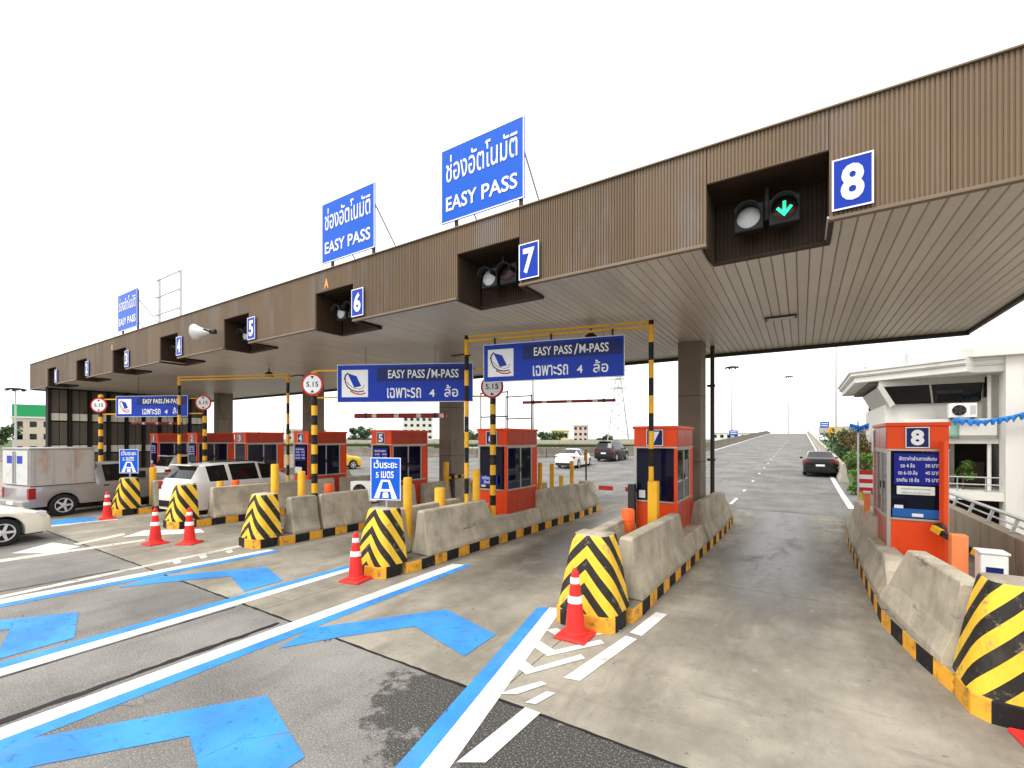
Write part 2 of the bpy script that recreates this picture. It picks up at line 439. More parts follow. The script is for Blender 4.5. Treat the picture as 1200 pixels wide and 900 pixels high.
# ------------------------------------------------------------------ mesh helpers
class MB:
    def __init__(s):
        s.v, s.f, s.m = [], [], []
    def add(s, vs, fs, mi=0):
        b = len(s.v)
        s.v += [tuple(p) for p in vs]
        s.f += [tuple(b + i for i in f) for f in fs]
        s.m += [mi] * len(fs)
        return s
    def box(s, x0, x1, y0, y1, z0, z1, mi=0):
        vs = [(x, y, z) for z in (z0, z1) for y in (y0, y1) for x in (x0, x1)]
        return s.add(vs, [(0, 2, 3, 1), (4, 5, 7, 6), (0, 1, 5, 4), (2, 6, 7, 3), (0, 4, 6, 2), (1, 3, 7, 5)], mi)
    def cyl(s, p0, p1, r0, r1=None, n=12, mi=0, cap=True):
        r1 = r0 if r1 is None else r1
        p0, p1 = Vector(p0), Vector(p1)
        d = (p1 - p0).normalized()
        a = d.orthogonal().normalized()
        b = d.cross(a)
        vs = []
        for p, r in ((p0, r0), (p1, r1)):
            for i in range(n):
                t = 2 * math.pi * i / n
                vs.append(p + a * (r * math.cos(t)) + b * (r * math.sin(t)))
        fs = [(i, (i + 1) % n, n + (i + 1) % n, n + i) for i in range(n)]
        if cap:
            fs += [tuple(range(n - 1, -1, -1)), tuple(range(n, 2 * n))]
        return s.add(vs, fs, mi)
    def lathe(s, prof, n=20, c=(0, 0, 0), mi=0, axis='Z', cap=True):
        vs = []
        for r, z in prof:
            for i in range(n):
                t = 2 * math.pi * i / n
                x, y = r * math.cos(t), r * math.sin(t)
                if axis == 'Z':
                    q = (c[0] + x, c[1] + y, c[2] + z)
                elif axis == 'X':
                    q = (c[0] + z, c[1] + x, c[2] + y)
                else:
                    q = (c[0] + x, c[1] + z, c[2] + y)
                vs.append(q)
        fs = []
        for k in range(len(prof) - 1):
            for i in range(n):
                j = (i + 1) % n
                fs.append((k * n + i, k * n + j, (k + 1) * n + j, (k + 1) * n + i))
        if cap:
            fs.append(tuple(range(n - 1, -1, -1)))
            k = (len(prof) - 1) * n
            fs.append(tuple(range(k, k + n)))
        return s.add(vs, fs, mi)
    def loft(s, rings, closed=True, caps=True, mi=0):
        n = len(rings[0])
        vs = [p for r in rings for p in r]
        fs = []
        for k in range(len(rings) - 1):
            for i in range(n if closed else n - 1):
                j = (i + 1) % n
                fs.append((k * n + i, k * n + j, (k + 1) * n + j, (k + 1) * n + i))
        if caps:
            fs.append(tuple(range(n - 1, -1, -1)))
            k = (len(rings) - 1) * n
            fs.append(tuple(range(k, k + n)))
        return s.add(vs, fs, mi)
    def poly(s, pts, z, mi=0):
        return s.add([(x, y, z) for x, y in pts], [tuple(range(len(pts)))], mi)
    def prism(s, pts, z0, z1, mi=0):
        n = len(pts)
        vs = [(x, y, z0) for x, y in pts] + [(x, y, z1) for x, y in pts]
        fs = [tuple(range(n - 1, -1, -1)), tuple(range(n, 2 * n))] + [(i, (i + 1) % n, n + (i + 1) % n, n + i) for i in range(n)]
        return s.add(vs, fs, mi)
    def mesh(s, name, mats, smooth=None):
        me = bpy.data.meshes.new(name)
        me.from_pydata(s.v, [], s.f)
        for q in (mats if isinstance(mats, (list, tuple)) else [mats]):
            me.materials.append(MATS[q])
        if len(me.materials) > 1:
            me.polygons.foreach_set('material_index', s.m)
        bm = bmesh.new()
        bm.from_mesh(me)
        bmesh.ops.recalc_face_normals(bm, faces=bm.faces)
        bm.to_mesh(me)
        bm.free()
        if smooth is not None:
            me.polygons.foreach_set('use_smooth', [True] * len(me.polygons))
            me.set_sharp_from_angle(angle=R(smooth))
        return me

def link(name, me, parent=None, loc=(0, 0, 0), rot=(0, 0, 0), bevel=0):
    o = bpy.data.objects.new(name, me)
    COL.objects.link(o)
    o.location = loc
    o.rotation_euler = rot
    if parent is not None:
        o.parent = parent
    if bevel:
        md = o.modifiers.new('bevel', 'BEVEL')
        md.width = bevel
        md.segments = 2
        md.limit_method = 'ANGLE'
        md.angle_limit = R(40)
    return o

def tag(o, label, cat, group=None):
    o['label'] = label
    o['category'] = cat
    if group:
        o['group'] = group
    return o

def thing(name, label, cat, loc=(0, 0, 0), rz=0, group=None):
    o = bpy.data.objects.new(name, None)
    o.empty_display_size = 0.2
    COL.objects.link(o)
    o.location = loc
    o.rotation_euler = (0, 0, rz)
    return tag(o, label, cat, group)

def part(parent, name, mb, mats, smooth=None, bevel=0, loc=(0, 0, 0), rot=(0, 0, 0)):
    return link(name, mb.mesh(name, mats, smooth) if isinstance(mb, MB) else mb, parent, loc, rot, bevel)

def struct(name, mb, mats, smooth=None):
    o = link(name, mb.mesh(name, mats, smooth))
    o['kind'] = 'structure'
    return o

def copy_thing(src, loc, rz, label, group=None):
    def rec(o, par):
        c = o.copy()
        COL.objects.link(c)
        if par is not None:
            c.parent = par
        for ch in [x for x in kids.get(o.name, ())]:
            rec(ch, c)
        return c
    kids = {}
    for x in bpy.data.objects:
        if x.parent:
            kids.setdefault(x.parent.name, []).append(x)
    r = rec(src, None)
    r.location = loc
    r.rotation_euler = (0, 0, rz)
    r['label'] = label
    if group:
        r['group'] = group
    return r

_tc = {}
def text_mesh(body, w, h, bold=0.0, depth=0.004, res=3):
    """Lettering fitted into w x h metres, centred, upright, facing -Y."""
    key = (body, w, h, bold)
    if key in _tc:
        return _tc[key]
    c = bpy.data.curves.new('lettering', 'FONT')
    c.body = body
    c.resolution_u = res
    c.offset = bold
    c.extrude = 0.01
    o = bpy.data.objects.new('lettering', c)
    COL.objects.link(o)
    bpy.context.view_layer.update()
    me = bpy.data.meshes.new_from_object(o.evaluated_get(bpy.context.evaluated_depsgraph_get()))
    bpy.data.objects.remove(o)
    xs = [q.co.x for q in me.vertices]
    ys = [q.co.y for q in me.vertices]
    x0, x1, y0, y1 = min(xs), max(xs), min(ys), max(ys)
    for q in me.vertices:
        x = (q.co.x - (x0 + x1) / 2) / (x1 - x0) * w
        y = (q.co.y - (y0 + y1) / 2) / (y1 - y0) * h
        q.co = (x, -depth if q.co.z > 0 else 0.0, y)
    _tc[key] = me
    return me

def text(parent, body, x, z, w, h, y, mat='letter_white', bold=0.02, name='lettering'):
    me = text_mesh(body, w, h, bold)
    me2 = me.copy()
    me2.materials.clear()
    me2.materials.append(MATS[mat])
    return link(name, me2, parent, (x, y, z))

# ------------------------------------------------------------------ setting: ground, road, apron
def zr(y):                       # the carriageway rises gently beyond the plaza and crests far off
    if y < 18:
        return 0.0
    if y < 30:
        return 0.027 * (y - 18) ** 2 / 24
    if y < 180:
        return 0.162 + 0.027 * (y - 30)
    return 0.162 + 0.027 * 150 - 0.0006 * (y - 180) ** 2 if y < 260 else 0.162 + 4.05 - 3.84 - 0.05 * (y - 260)

struct('ground', MB().poly([(-3000, -3000), (3000, -3000), (3000, 3000), (-3000, 3000)], -1.6), 'grass')
road = struct('road', MB().box(-160, 3.05, -60, 3.612, -1.5, 0.0), 'asphalt')
ap = MB().box(-160, 3.05, 3.616, 17.9, -1.5, -0.03)
apron = struct('concrete_apron', ap, 'island_top')

# apron slabs cast in strips, one per lane, with open joints
def slab(w, h):
    return MB().box(0, w - 0.012, 0, h - 0.012, -0.2, 0.0).mesh('concrete_slab', 'apron')
SL = {}
LN0 = -0.45 - 2.055
xs = [3.05, LN0 + 4.11] + [LN0 - 4.11 * k for k in range(0, 8)] + [-45, -160]
ys = [3.62, 8.45, 13.2, 17.9]
for i in range(len(xs) - 1):
    for j in range(3):
        w, h = xs[i] - xs[i + 1], ys[j + 1] - ys[j]
        k = (round(w, 3), round(h, 3))
        if k not in SL:
            SL[k] = slab(w, h)
        link('concrete_slab', SL[k], apron, (xs[i + 1], ys[j], 0))

def xl(y):
    P = [(17.9, -160), (37, -160), (38, -42), (43, -23), (49, -15), (62, -9.9), (400, -9.9)]
    for a, b in zip(P, P[1:]):
        if y <= b[0]:
            return a[1] + (b[1] - a[1]) * (y - a[0]) / (b[0] - a[0])
    return -9.9
rows = [17.905, 20, 22, 24, 27, 30, 34, 38, 40, 43, 46, 49, 53, 57, 62, 70, 80, 95, 110, 130, 150, 165, 180, 190, 200, 215, 230, 245, 260, 300]
mb = MB()
vv = []
for y in rows:
    for t in (0, 0.25, 0.5, 0.75, 1):
        vv.append((xl(y) + (2.1 - xl(y)) * t, y, zr(y)))
ff = [(i * 5 + j, i * 5 + j + 1, i * 5 + j + 6, i * 5 + j + 5) for i in range(len(rows) - 1) for j in range(4)]
mb.add(vv, ff)
for side in (0, 4):              # embankment skirts
    b = [vv[i * 5 + side] for i in range(len(rows))]
    mb.add(b + [(x, y, -1.6) for x, y, z in b], [(i, i + 1, len(b) + i + 1, len(b) + i) for i in range(len(b) - 1)])
far_road = struct('carriageway', mb, 'asphalt_road', 40)

# painted markings
_mz = [0]
def marking(pts, mat, z=0.004, parent=None, name='lane_marking'):
    mb = MB()
    _mz[0] += 1
    z = 0.0035 + 0.00012 * _mz[0]
    mb.poly(pts, z)
    o = link(name, mb.mesh(name, mat), parent)
    if parent is None:
        o['kind'] = 'structure'
    return o
def ext(a, b, y):                # point on line a-b at given y
    t = (y - a[1]) / (b[1] - a[1])
    return (a[0] + (b[0] - a[0]) * t, y)
def strip(l0, l1, r0, r1, y0, y1, mat, z=0.004):
    marking([ext(l0, l1, y0), ext(r0, r1, y0), r1, l1], mat, z, road)
strip((-2.44, 2.53), (-3.14, 5.96), (-2.25, 2.66), (-2.97, 6.07), -2, 6, 'line_white')
strip((-2.60, 2.43), (-3.29, 5.87), (-2.44, 2.53), (-3.14, 5.96), -2, 6, 'line_blue')
strip((-5.83, 0.9), (-5.86, 7.0), (-5.60, 0.9), (-5.62, 7.08), -4, 7, 'line_white')
strip((-5.60, 0.9), (-5.62, 7.08), (-5.40, 0.9), (-5.46, 7.1), -4, 7, 'line_blue')
strip((-7.54, 1.2), (-7.54, 5.8), (-7.33, 1.2), (-7.36, 5.89), -4, 6, 'line_blue')
strip((-7.33, 1.2), (-7.36, 5.89), (-7.10, 1.2), (-7.18, 5.91), -4, 6, 'line_white')
strip((-10.5, 1.7), (-10.12, 5.7), (-10.2, 1.64), (-9.93, 5.71), -4, 6, 'line_white')
strip((-10.2, 1.64), (-9.93, 5.71), (-9.98, 1.6), (-9.73, 5.75), -4, 6, 'line_blue')
strip((-10.84, 2.86), (-11.08, 5.55), (-10.66, 2.85), (-10.89, 5.5), 1.0, 5.5, 'line_old')
for y in (4.12, 4.6, 5.12):
    marking([(-10.74, y - 0.06), (-10.5, y - 0.1), (-10.56, y + 0.03), (-10.82, y + 0.1)], 'line_white', 0.004, road)
strip((-13.94, 2.23), (-13.75, 4.6), (-13.62, 2.17), (-13.48, 4.55), -3, 5, 'line_old')
marking([(-14.5, 2.48), (-13.75, 3.0), (-14.07, 3.5), (-15.15, 3.27)], 'line_white', 0.0045, road)
strip((-14.6, 3.54), (-15.08, 4.6), (-14.3, 3.51), (-14.79, 4.55), 3.5, 4.6, 'line_old')
marking([(-14.5, 4.39), (-14.18, 4.8), (-13.4, 5.8), (-14.0, 5.96), (-15.05, 5.02)], 'line_white', 0.004, road)
strip((-18.9, 2.4), (-18.5, 5.3), (-18.4, 2.4), (-18.0, 5.3), -2, 5.3, 'line_blue')
strip((-18.4, 2.4), (-18.0, 5.3), (-18.1, 2.4), (-17.75, 5.3), -2, 5.3, 'line_old')
strip((-23.2, 2.4), (-22.6, 5.3), (-22.9, 2.4), (-22.3, 5.3), -2, 5.3, 'line_old')
# chevron arrows in the two electronic lanes
for ax, offs in ((-4.38, (5.08, 2.44, -0.2)), (-8.78, (4.88, 2.16, -0.5))):
    for y in offs:
        marking([(ax - 1.06, y - 1.45), (ax, y), (ax + 1.1, y - 0.31), (ax + 1.12, y - 0.98), (ax + 0.05, y - 0.68), (ax - 0.52, y - 1.44), (ax - 0.86, y - 2.02)], 'line_blue', 0.005, road)
marking([(-18.75, 3.3), (-19.3, 4.5), (-18.9, 5.1), (-18.05, 4.6), (-18.3, 4.1)], 'line_blue', 0.005, road)
# ghost island ahead of the lane-8 island
marking([(-2.24, 2.72), (-2.05, 2.84), (-2.0, 3.62), (-2.16, 3.62)], 'line_white', 0.004, road)
marking([(-2.09, 4.28), (-1.92, 4.32), (-1.72, 5.6), (-1.87, 5.62)], 'line_white', 0.004, road)
marking([(-1.86, 5.74), (-1.7, 5.72), (-1.6, 6.62), (-1.76, 6.62)], 'line_white', 0.004, road)
for y in (5.16, 4.7, 4.22):
    marking([(-2.80, y + 0.07), (-2.45, y - 0.09), (-1.97 - (5.2 - y) * 0.1, y + 0.57), (-2.05 - (5.2 - y) * 0.1, y + 0.64), (-2.45, y + 0.08), (-2.71, y + 0.20)], 'line_white', 0.004, road)
marking([(-2.5, 3.66), (-2.34, 3.76), (-2.18, 4.08), (-2.25, 4.1), (-2.42, 3.82)], 'line_white', 0.004, road)
marking([(-2.2, 3.68), (-2.1, 3.72), (-2.03, 3.98), (-2.12, 3.96)], 'line_white', 0.004, road)
# tar seam beside the second line and along the apron joint
simple('tar', (0.018, 0.017, 0.017), 0.6, var=0.3)
def seam(pts, wdt, name='tar_seam'):
    mb = MB()
    top, bot = [], []
    for (x0, y0), (x1, y1) in zip(pts, pts[1:]):
        nseg = max(2, int(math.hypot(x1 - x0, y1 - y0) / 0.12))
        for i in range(nseg):
            t = i / nseg
            x, y = x0 + (x1 - x0) * t, y0 + (y1 - y0) * t
            d = Vector((y1 - y0, x0 - x1)).normalized()
            a, b = wdt * random.uniform(0.25, 0.75), wdt * random.uniform(0.25, 0.75)
            top.append((x + d.x * a, y + d.y * a, 0.003))
            bot.append((x - d.x * b, y - d.y * b, 0.003))
    k = len(top)
    mb.add(top + bot, [(i, i + 1, k + i + 1, k + i) for i in range(k - 1)])
    return link(name, mb.mesh(name, 'tar'), road)
seam([(-5.93, -3), (-5.95, 1), (-5.97, 3.62)], 0.09)
seam([(-7.06, 0.8), (-7.07, 2), (-7.08, 3.6)], 0.03)
seam([(-45, 3.61), (-20, 3.605), (3.0, 3.605)], 0.035)
seam([(-11.4, -2), (-11.0, 2.2), (-10.95, 3.4)], 0.05)
# carriageway lines
def road_strip(x0, x1, y0, y1, mat, n=8):
    mb = MB()
    for i in range(n + 1):
        y = y0 + (y1 - y0) * i / n
        mb.v += [(x0, y, zr(y) + 0.012), (x1, y, zr(y) + 0.012)]
    for i in range(n):
        mb.f.append((2 * i, 2 * i + 1, 2 * i + 3, 2 * i + 2))
        mb.m.append(0)
    link('lane_marking', mb.mesh('lane_marking', mat), far_road)
y = 19.0
while y < 110:
    road_strip(-2.32, -2.2, y, y + (2.0 if y < 22 else 0.7), 'line_old', 2)
    y += 4.6
for y0, y1 in [(20, 30), (30, 60), (60, 110), (110, 178)]:
    road_strip(1.42, 1.62, y0, y1, 'line_white', 10)
    if y0 >= 60:
        road_strip(-9.3, -9.1, y0, y1, 'line_white', 10)

# parapets along the carriageway, one cast length after another
def parapet(pts, h, th, label, name='parapet_wall', mt='parapet'):
    t = thing(name, label, 'wall', (pts[0][0], pts[0][1], 0))
    ox, oy = pts[0]
    for (x0, y0), (x1, y1) in zip(pts, pts[1:]):
        d = Vector((x1 - x0, y1 - y0)).normalized() * 0.02
        nx, ny = -d.y * 50 * th / 2, d.x * 50 * th / 2
        mb = MB()
        rings = []
        for (x, y) in ((x0 + d.x, y0 + d.y), (x1 - d.x, y1 - d.y)):
            z = zr(y)
            rings.append([(x - nx * 1.7 - ox, y - ny * 1.7 - oy, z - 0.3), (x - nx * 1.7 - ox, y - ny * 1.7 - oy, z + 0.1), (x - nx - ox, y - ny - oy, z + 0.35), (x - nx * 0.8 - ox, y - ny * 0.8 - oy, z + h),
                          (x + nx * 0.8 - ox, y + ny * 0.8 - oy, z + h), (x + nx - ox, y + ny - oy, z + 0.35), (x + nx * 1.7 - ox, y + ny * 1.7 - oy, z + 0.1), (x + nx * 1.7 - ox, y + ny * 1.7 - oy, z - 0.3)])
        mb.loft(rings)
        part(t, 'wall_section', mb, mt)
    return t
parapet([(1.95, y) for y in (30, 36, 42, 50, 58, 68, 80, 95, 110, 130, 150, 170, 185, 200)], 0.95, 0.24, 'concrete parapet along the right edge of the rising road')
parapet([(-75, -30), (-75, -10), (-75, 5), (-75, 20), (-75, 37)], 1.1, 0.26, 'low pale wall beyond the plaza at far left')
parapet([(-75, 37.4), (-60, 37.6), (-46, 38), (-38, 38.8), (-30, 40), (-23, 43), (-15.2, 49), (-10.1, 62), (-10.1, 72), (-10.1, 85), (-10.1, 100), (-10.1, 120), (-10.1, 140), (-10.1, 160), (-10.1, 180), (-10.1, 200)], 1.0, 0.26, 'long concrete parapet curving in along the left side of the road', mt='parapet_old')

# ------------------------------------------------------------------ canopy
ZS, ZT, Y0, Y1, XL, XR = 5.0, 6.22, 6.25, 14.55, -32.8, 3.3
PIT = 4.11
NOTCH = [(-1.02 + (k - 8) * PIT, 0.27 + (k - 8) * PIT) for k in range(1, 9)]   # lane one..8
ZN, DN = 5.765, 0.72
canopy = thing('toll_canopy', 'long brown ribbed canopy roof spanning all the toll lanes', 'canopy', (0, Y0, 0))
def fascia_mesh(w, h):
    nr = max(2, round(w / 0.04))
    pw = w / nr
    prof = []
    for i in range(nr):
        x = i * pw
        prof += [(x, 0.012), (x + pw * 0.22, 0.012), (x + pw * 0.34, 0.0), (x + pw * 0.88, 0.0)]
    prof.append((w, 0.012))
    ring = prof + [(w, 0.04), (0, 0.04)]
    return MB().loft([[(x, y, 0) for x, y in ring], [(x, y, h) for x, y in ring]]).mesh('fascia_panel', 'fascia')
FM = {}
def fascia(x, z, w, h, rz=0, y=0.0):
    k = (round(w, 3), round(h, 3))
    if k not in FM:
        FM[k] = fascia_mesh(w - 0.006, h)
    return link('fascia_panel', FM[k], canopy, (x, y, z), (0, 0, rz))
edges = [XL] + [e for nn in NOTCH for e in nn] + [XR]
for i in range(0, len(edges), 2):
    a, b = edges[i], edges[i + 1]
    for k in range(3):
        fascia(a + (b - a) * k / 3, ZS, (b - a) / 3, ZT - ZS)
for a, b in NOTCH:
    fascia(a, ZN, b - a, ZT - ZN)
for k in range(8):               # the two ends
    fascia(XR, ZS, (Y1 - Y0) / 8, ZT - ZS, R(90), (Y1 - Y0) / 8 * k)
    fascia(XL, ZS, (Y1 - Y0) / 8, ZT - ZS, R(-90), (Y1 - Y0) / 8 * (k + 1))
# roof deck, rear edge beam, bottom trim
part(canopy, 'roof_deck', MB().box(XL + 0.05, XR - 0.05, 0.06, Y1 - Y0 - 0.02, ZT - 0.12, ZT - 0.04), 'roof_metal')
part(canopy, 'added_leak_strip', MB().box(XL + 0.05, XR - 0.05, 0.043, 0.057, ZN + 0.033, ZT - 0.002), 'dark_metal')  # added unseen strip, blocks sky light leaking through the panel gaps
part(canopy, 'roof_coping', MB().box(XL - 0.03, XR + 0.03, -0.03, 0.08, ZT + 0.002, ZT + 0.02), 'fascia_trim')
part(canopy, 'edge_beam', MB().box(XL, XR, Y1 - Y0 + 0.002, Y1 - Y0 + 0.12, ZS - 0.09, ZT), 'dark_metal')
for i in range(0, len(edges), 2):
    part(canopy, 'bottom_trim', MB().box(edges[i], edges[i + 1], -0.022, 0.05, ZS - 0.045, ZS - 0.003), 'fascia_trim', bevel=0.006)
part(canopy, 'end_trim', MB().box(XR - 0.05, XR + 0.02, 0.055, Y1 - Y0, ZS - 0.06, ZS - 0.003), 'dark_metal')
part(canopy, 'end_trim', MB().box(XL - 0.02, XL + 0.05, 0.055, Y1 - Y0, ZS - 0.06, ZS - 0.003), 'dark_metal')
# soffit planks run front to back; those behind a light recess start at its back wall
NP = 240
pw = (XR - XL - 0.1) / NP
def plank(l):
    e = pw - 0.006
    ring = lambda y: [(0.0, y, 0.014), (0.012, y, 0.0), (e - 0.012, y, 0.0), (e, y, 0.014), (e, y, 0.03), (0, y, 0.03)]
    return MB().loft([ring(0), ring(l)]).mesh('soffit_plank', 'soffit')
PM = plank(Y1 - Y0 - 0.06)
PMS = plank(Y1 - Y0 - 0.06 - DN)
for i in range(NP):
    x = XL + 0.05 + pw * i
    inn = any(a - 0.04 < x + pw / 2 < b + 0.04 for a, b in NOTCH)
    link('soffit_plank', PMS if inn else PM, canopy, (x, 0.055 + (DN if inn else 0), ZS + 0.002 + random.uniform(-0.002, 0.002)))
part(canopy, 'soffit_backing', MB().box(XL + 0.05, XR - 0.05, DN + 0.1, Y1 - Y0 - 0.02, ZS + 0.05, ZS + 0.08), 'dark_metal')
# light recesses: three ribbed walls, a top, and rims along the open bottom
def ribbed(w, h):
    k = int(w / 0.05)
    ring = []
    for i in range(k):
        x = w * i / k
        ring += [(x, 0.012), (x + w / k * 0.3, 0.012), (x + w / k * 0.4, 0), (x + w / k * 0.9, 0)]
    ring += [(w, 0.012), (w, 0.03), (0, 0.03)]
    return MB().loft([[(x, y, 0) for x, y in ring], [(x, y, h) for x, y in ring]]).mesh('recess_wall', 'recess_brown')
RB, RSD = ribbed(1.29, ZN - ZS), ribbed(DN - 0.05, ZN - ZS)
for a, b in NOTCH:
    link('recess_wall', RB, canopy, (a, DN, ZS))
    link('recess_wall', RSD, canopy, (a - 0.002, 0.045, ZS), (0, 0, R(90)))
    link('recess_wall', RSD, canopy, (b + 0.002, DN - 0.005, ZS), (0, 0, R(-90)))
    part(canopy, 'recess_top', MB().box(a, b, 0.045, DN, ZN, ZN + 0.03), 'recess_brown')
    part(canopy, 'recess_rim', MB().box(a - 0.04, b + 0.04, DN - 0.02, DN + 0.05, ZS - 0.05, ZS - 0.002), 'recess_brown', bevel=0.005)
    part(canopy, 'recess_rim', MB().box(a - 0.045, a + 0.004, 0.052, DN - 0.022, ZS - 0.05, ZS - 0.004), 'recess_brown', bevel=0.005)
    part(canopy, 'recess_rim', MB().box(b - 0.004, b + 0.045, 0.052, DN - 0.022, ZS - 0.05, ZS - 0.004), 'recess_brown', bevel=0.005)
# columns stand on every second island
for cx in (-2.43, -10.65, -18.87, -27.09):
    mb = MB().box(cx - 0.28, cx + 0.28, 12.3 - Y0, 13.05 - Y0, 0.19, ZS + 0.04)
    part(canopy, 'column', mb, 'column', bevel=0.02)
    for z in (1.9, 3.6):
        part(canopy, 'column_joint', MB().box(cx - 0.283, cx + 0.283, 12.297 - Y0, 13.053 - Y0, z, z + 0.012), 'wall_dark')
for x, y in ((-0.35, 4.6), (-8.6, 4.4), (-16.9, 4.4)):
    lt = part(canopy, 'ceiling_light', MB().box(x - 0.28, x + 0.28, y - 0.13, y + 0.13, ZS - 0.03, ZS - 0.001), 'dark_metal', bevel=0.005)
    part(lt, 'lens', MB().box(x - 0.24, x + 0.24, y - 0.1, y + 0.1, ZS - 0.036, ZS - 0.031), 'lens_grey')

# round floodlights hung under the soffit
for i, (x, y) in enumerate(((-16.0, 9.0), (-4.0, 9.6))):
    t = thing('floodlight', ('small dark floodlight under the soffit over the fourth lane', 'small dark floodlight under the soffit above the hanging sign of lane seven')[i], 'light', (x, y, ZS))
    part(t, 'stem', MB().cyl((0, 0, 0), (0, 0, -0.16), 0.02, n=8), 'dark_metal')
    part(t, 'housing', MB().lathe([(0.06, 0.0), (0.13, -0.06), (0.15, -0.16), (0.14, -0.17)], 16, (0, 0, -0.12)), 'dark_metal', 40)
    part(t, 'lens', MB().lathe([(0.12, 0), (0.12, -0.006)], 16, (0, 0, -0.292)), 'lens_grey')

# lane signals: twin hooded lamps inside each recess
LW = ['one', 'two', 'three', 'four', 'five', 'six', 'seven', 'eight']
lanes = ['1', '2', '3', '4', '5', '6', '7', '8']
for i, (a, b) in enumerate(NOTCH):
    cx = (a + b) / 2
    t = thing('lane_signal', 'twin round lane signal in the dark recess beside number %s%s' % (LW[i], ', green arrow lit' if i == 7 else ''), 'signal light', (cx, 6.62, 5.36), 0, 'lane signals')
    part(t, 'bracket', MB().box(-0.3, 0.3, 0.12, 0.16, -0.02, 0.02).box(-0.02, 0.02, 0.12, 0.16, 0.02, ZN - 5.36 - 0.002), 'dark_metal')
    for k, sx in enumerate((-0.2, 0.2)):
        hb = part(t, 'housing', MB().box(sx - 0.17, sx + 0.17, -0.02, 0.118, -0.17, 0.17), 'black', bevel=0.015)
        ring = []
        for q in range(13):              # half-round visor
            an = math.pi * q / 12
            ring.append((math.cos(an), math.sin(an)))
        vis = MB().loft([[(sx + 0.145 * c, -0.02, 0.145 * s_) for c, s_ in ring], [(sx + 0.145 * c, -0.2, 0.145 * s_) for c, s_ in ring]], closed=False, caps=False)
        vo_ = part(hb, 'visor', vis, 'black', 60)
        sm = vo_.modifiers.new('solid', 'SOLIDIFY')
        sm.thickness = 0.008
        part(hb, 'lens', MB().lathe([(0.135, 0), (0.12, -0.012), (0.07, -0.022), (0.02, -0.026)], 20, (sx, -0.022, 0), axis='Y'), 'lens_grey' if k == 0 else 'lens_dark', 50)
        if k == 1 and i == 7:
            ar = MB()
            ar.prism([(-0.018, 0.09), (0.018, 0.09), (0.018, -0.05), (-0.018, -0.05)], 0, 0.004)
            ar.prism([(-0.09, 0.005), (-0.065, 0.03), (0.0, -0.045), (0.065, 0.03), (0.09, 0.005), (0.0, -0.1)], 0, 0.0045)
            part(hb, 'green_arrow', ar, 'lamp_green', loc=(sx, -0.056, 0), rot=(R(90), 0, 0))

# number panels on the canopy edge
def bordered(t, w, h, matp, border=0.02, y=0.0, th=0.02, cx=0, cz=0):
    """flat sign panel with a thin white edge"""
    part(t, 'panel', MB().box(cx - w / 2, cx + w / 2, y, y + th, cz - h / 2, cz + h / 2), matp, bevel=0.003)
    mb = MB()
    b = border
    mb.box(cx - w / 2, cx + w / 2, y - 0.004, y - 0.001, cz + h / 2 - b, cz + h / 2)
    mb.box(cx - w / 2, cx + w / 2, y - 0.004, y - 0.001, cz - h / 2, cz - h / 2 + b)
    mb.box(cx - w / 2, cx - w / 2 + b, y - 0.004, y - 0.001, cz - h / 2 + b, cz + h / 2 - b)
    mb.box(cx + w / 2 - b, cx + w / 2, y - 0.004, y - 0.001, cz - h / 2 + b, cz + h / 2 - b)
    part(t, 'border', mb, 'letter_white')
for i, (a, b) in enumerate(NOTCH):
    t = thing('number_panel', 'blue panel with a white %s on the canopy edge' % LW[i], 'sign', (b + 0.205, 6.205, 5.32), 0, 'lane number panels on the canopy')
    bordered(t, 0.37, 0.57, 'sign_blue', 0.018)
    text(t, lanes[i], 0, 0, 0.13 if lanes[i] == '1' else 0.21, 0.40, -0.003, bold=0.035, name='number')

# signs standing on the roof
def roof_sign(x0, x1, label):
    w = x1 - x0
    t = thing('roof_sign', label, 'sign', ((x0 + x1) / 2, 6.6, ZT), 0, 'blue signs standing on the canopy roof')
    zc, h = 1.07, 1.4
    bordered(t, w, h, 'roof_sign_blue', 0.022, cz=zc, th=0.03)
    text(t, 'ช่องอัตโนมัติ', 0, zc + 0.30, w * 0.86, 0.5, -0.005, bold=0.006, name='thai_lettering')
    text(t, 'EASY', -0.235 * w, zc - 0.36, w * 0.39, 0.27, -0.005, bold=0.016)
    text(t, 'PASS', 0.225 * w, zc - 0.36, w * 0.41, 0.27, -0.005, bold=0.016)
    for sx in (-0.32 * w, 0.45 * w):
        part(t, 'post', MB().box(sx - 0.03, sx + 0.03, 0.032, 0.08, -0.1, zc + h / 2 - 0.05), 'dark_metal')
        part(t, 'brace', MB().cyl((sx, 0.08, zc + 0.3), (sx, 1.3, -0.08), 0.018, n=8), 'galvanised')
    return t
roof_sign(-5.81, -3.96, 'largest blue roof sign above lane seven with white lettering')
roof_sign(-9.50, -7.68, 'blue roof sign above lane six with white lettering, orange A below')
roof_sign(-22.2, -20.35, 'small far blue roof sign above lane three at left')
t = thing('empty_signboard', 'bare steel sign frame on the roof above lane four', 'frame', (-17.73, 6.6, ZT))
for sx in (-0.8, 0.8):
    part(t, 'post', MB().box(sx - 0.035, sx + 0.035, 0, 0.06, -0.1, 1.75), 'galvanised')
for z in (0.5, 1.1, 1.68):
    part(t, 'rail', MB().cyl((-0.95, -0.02, z), (0.8, -0.02, z), 0.02, n=8), 'galvanised')
part(t, 'post', MB().cyl((-0.95, -0.02, 0.45), (-0.95, -0.02, 1.7), 0.02, n=8), 'galvanised')
part(t, 'brace', MB().cyl((-0.95, 0.0, 0.5), (-2.2, 0.6, 1.55), 0.012, n=6), 'galvanised')
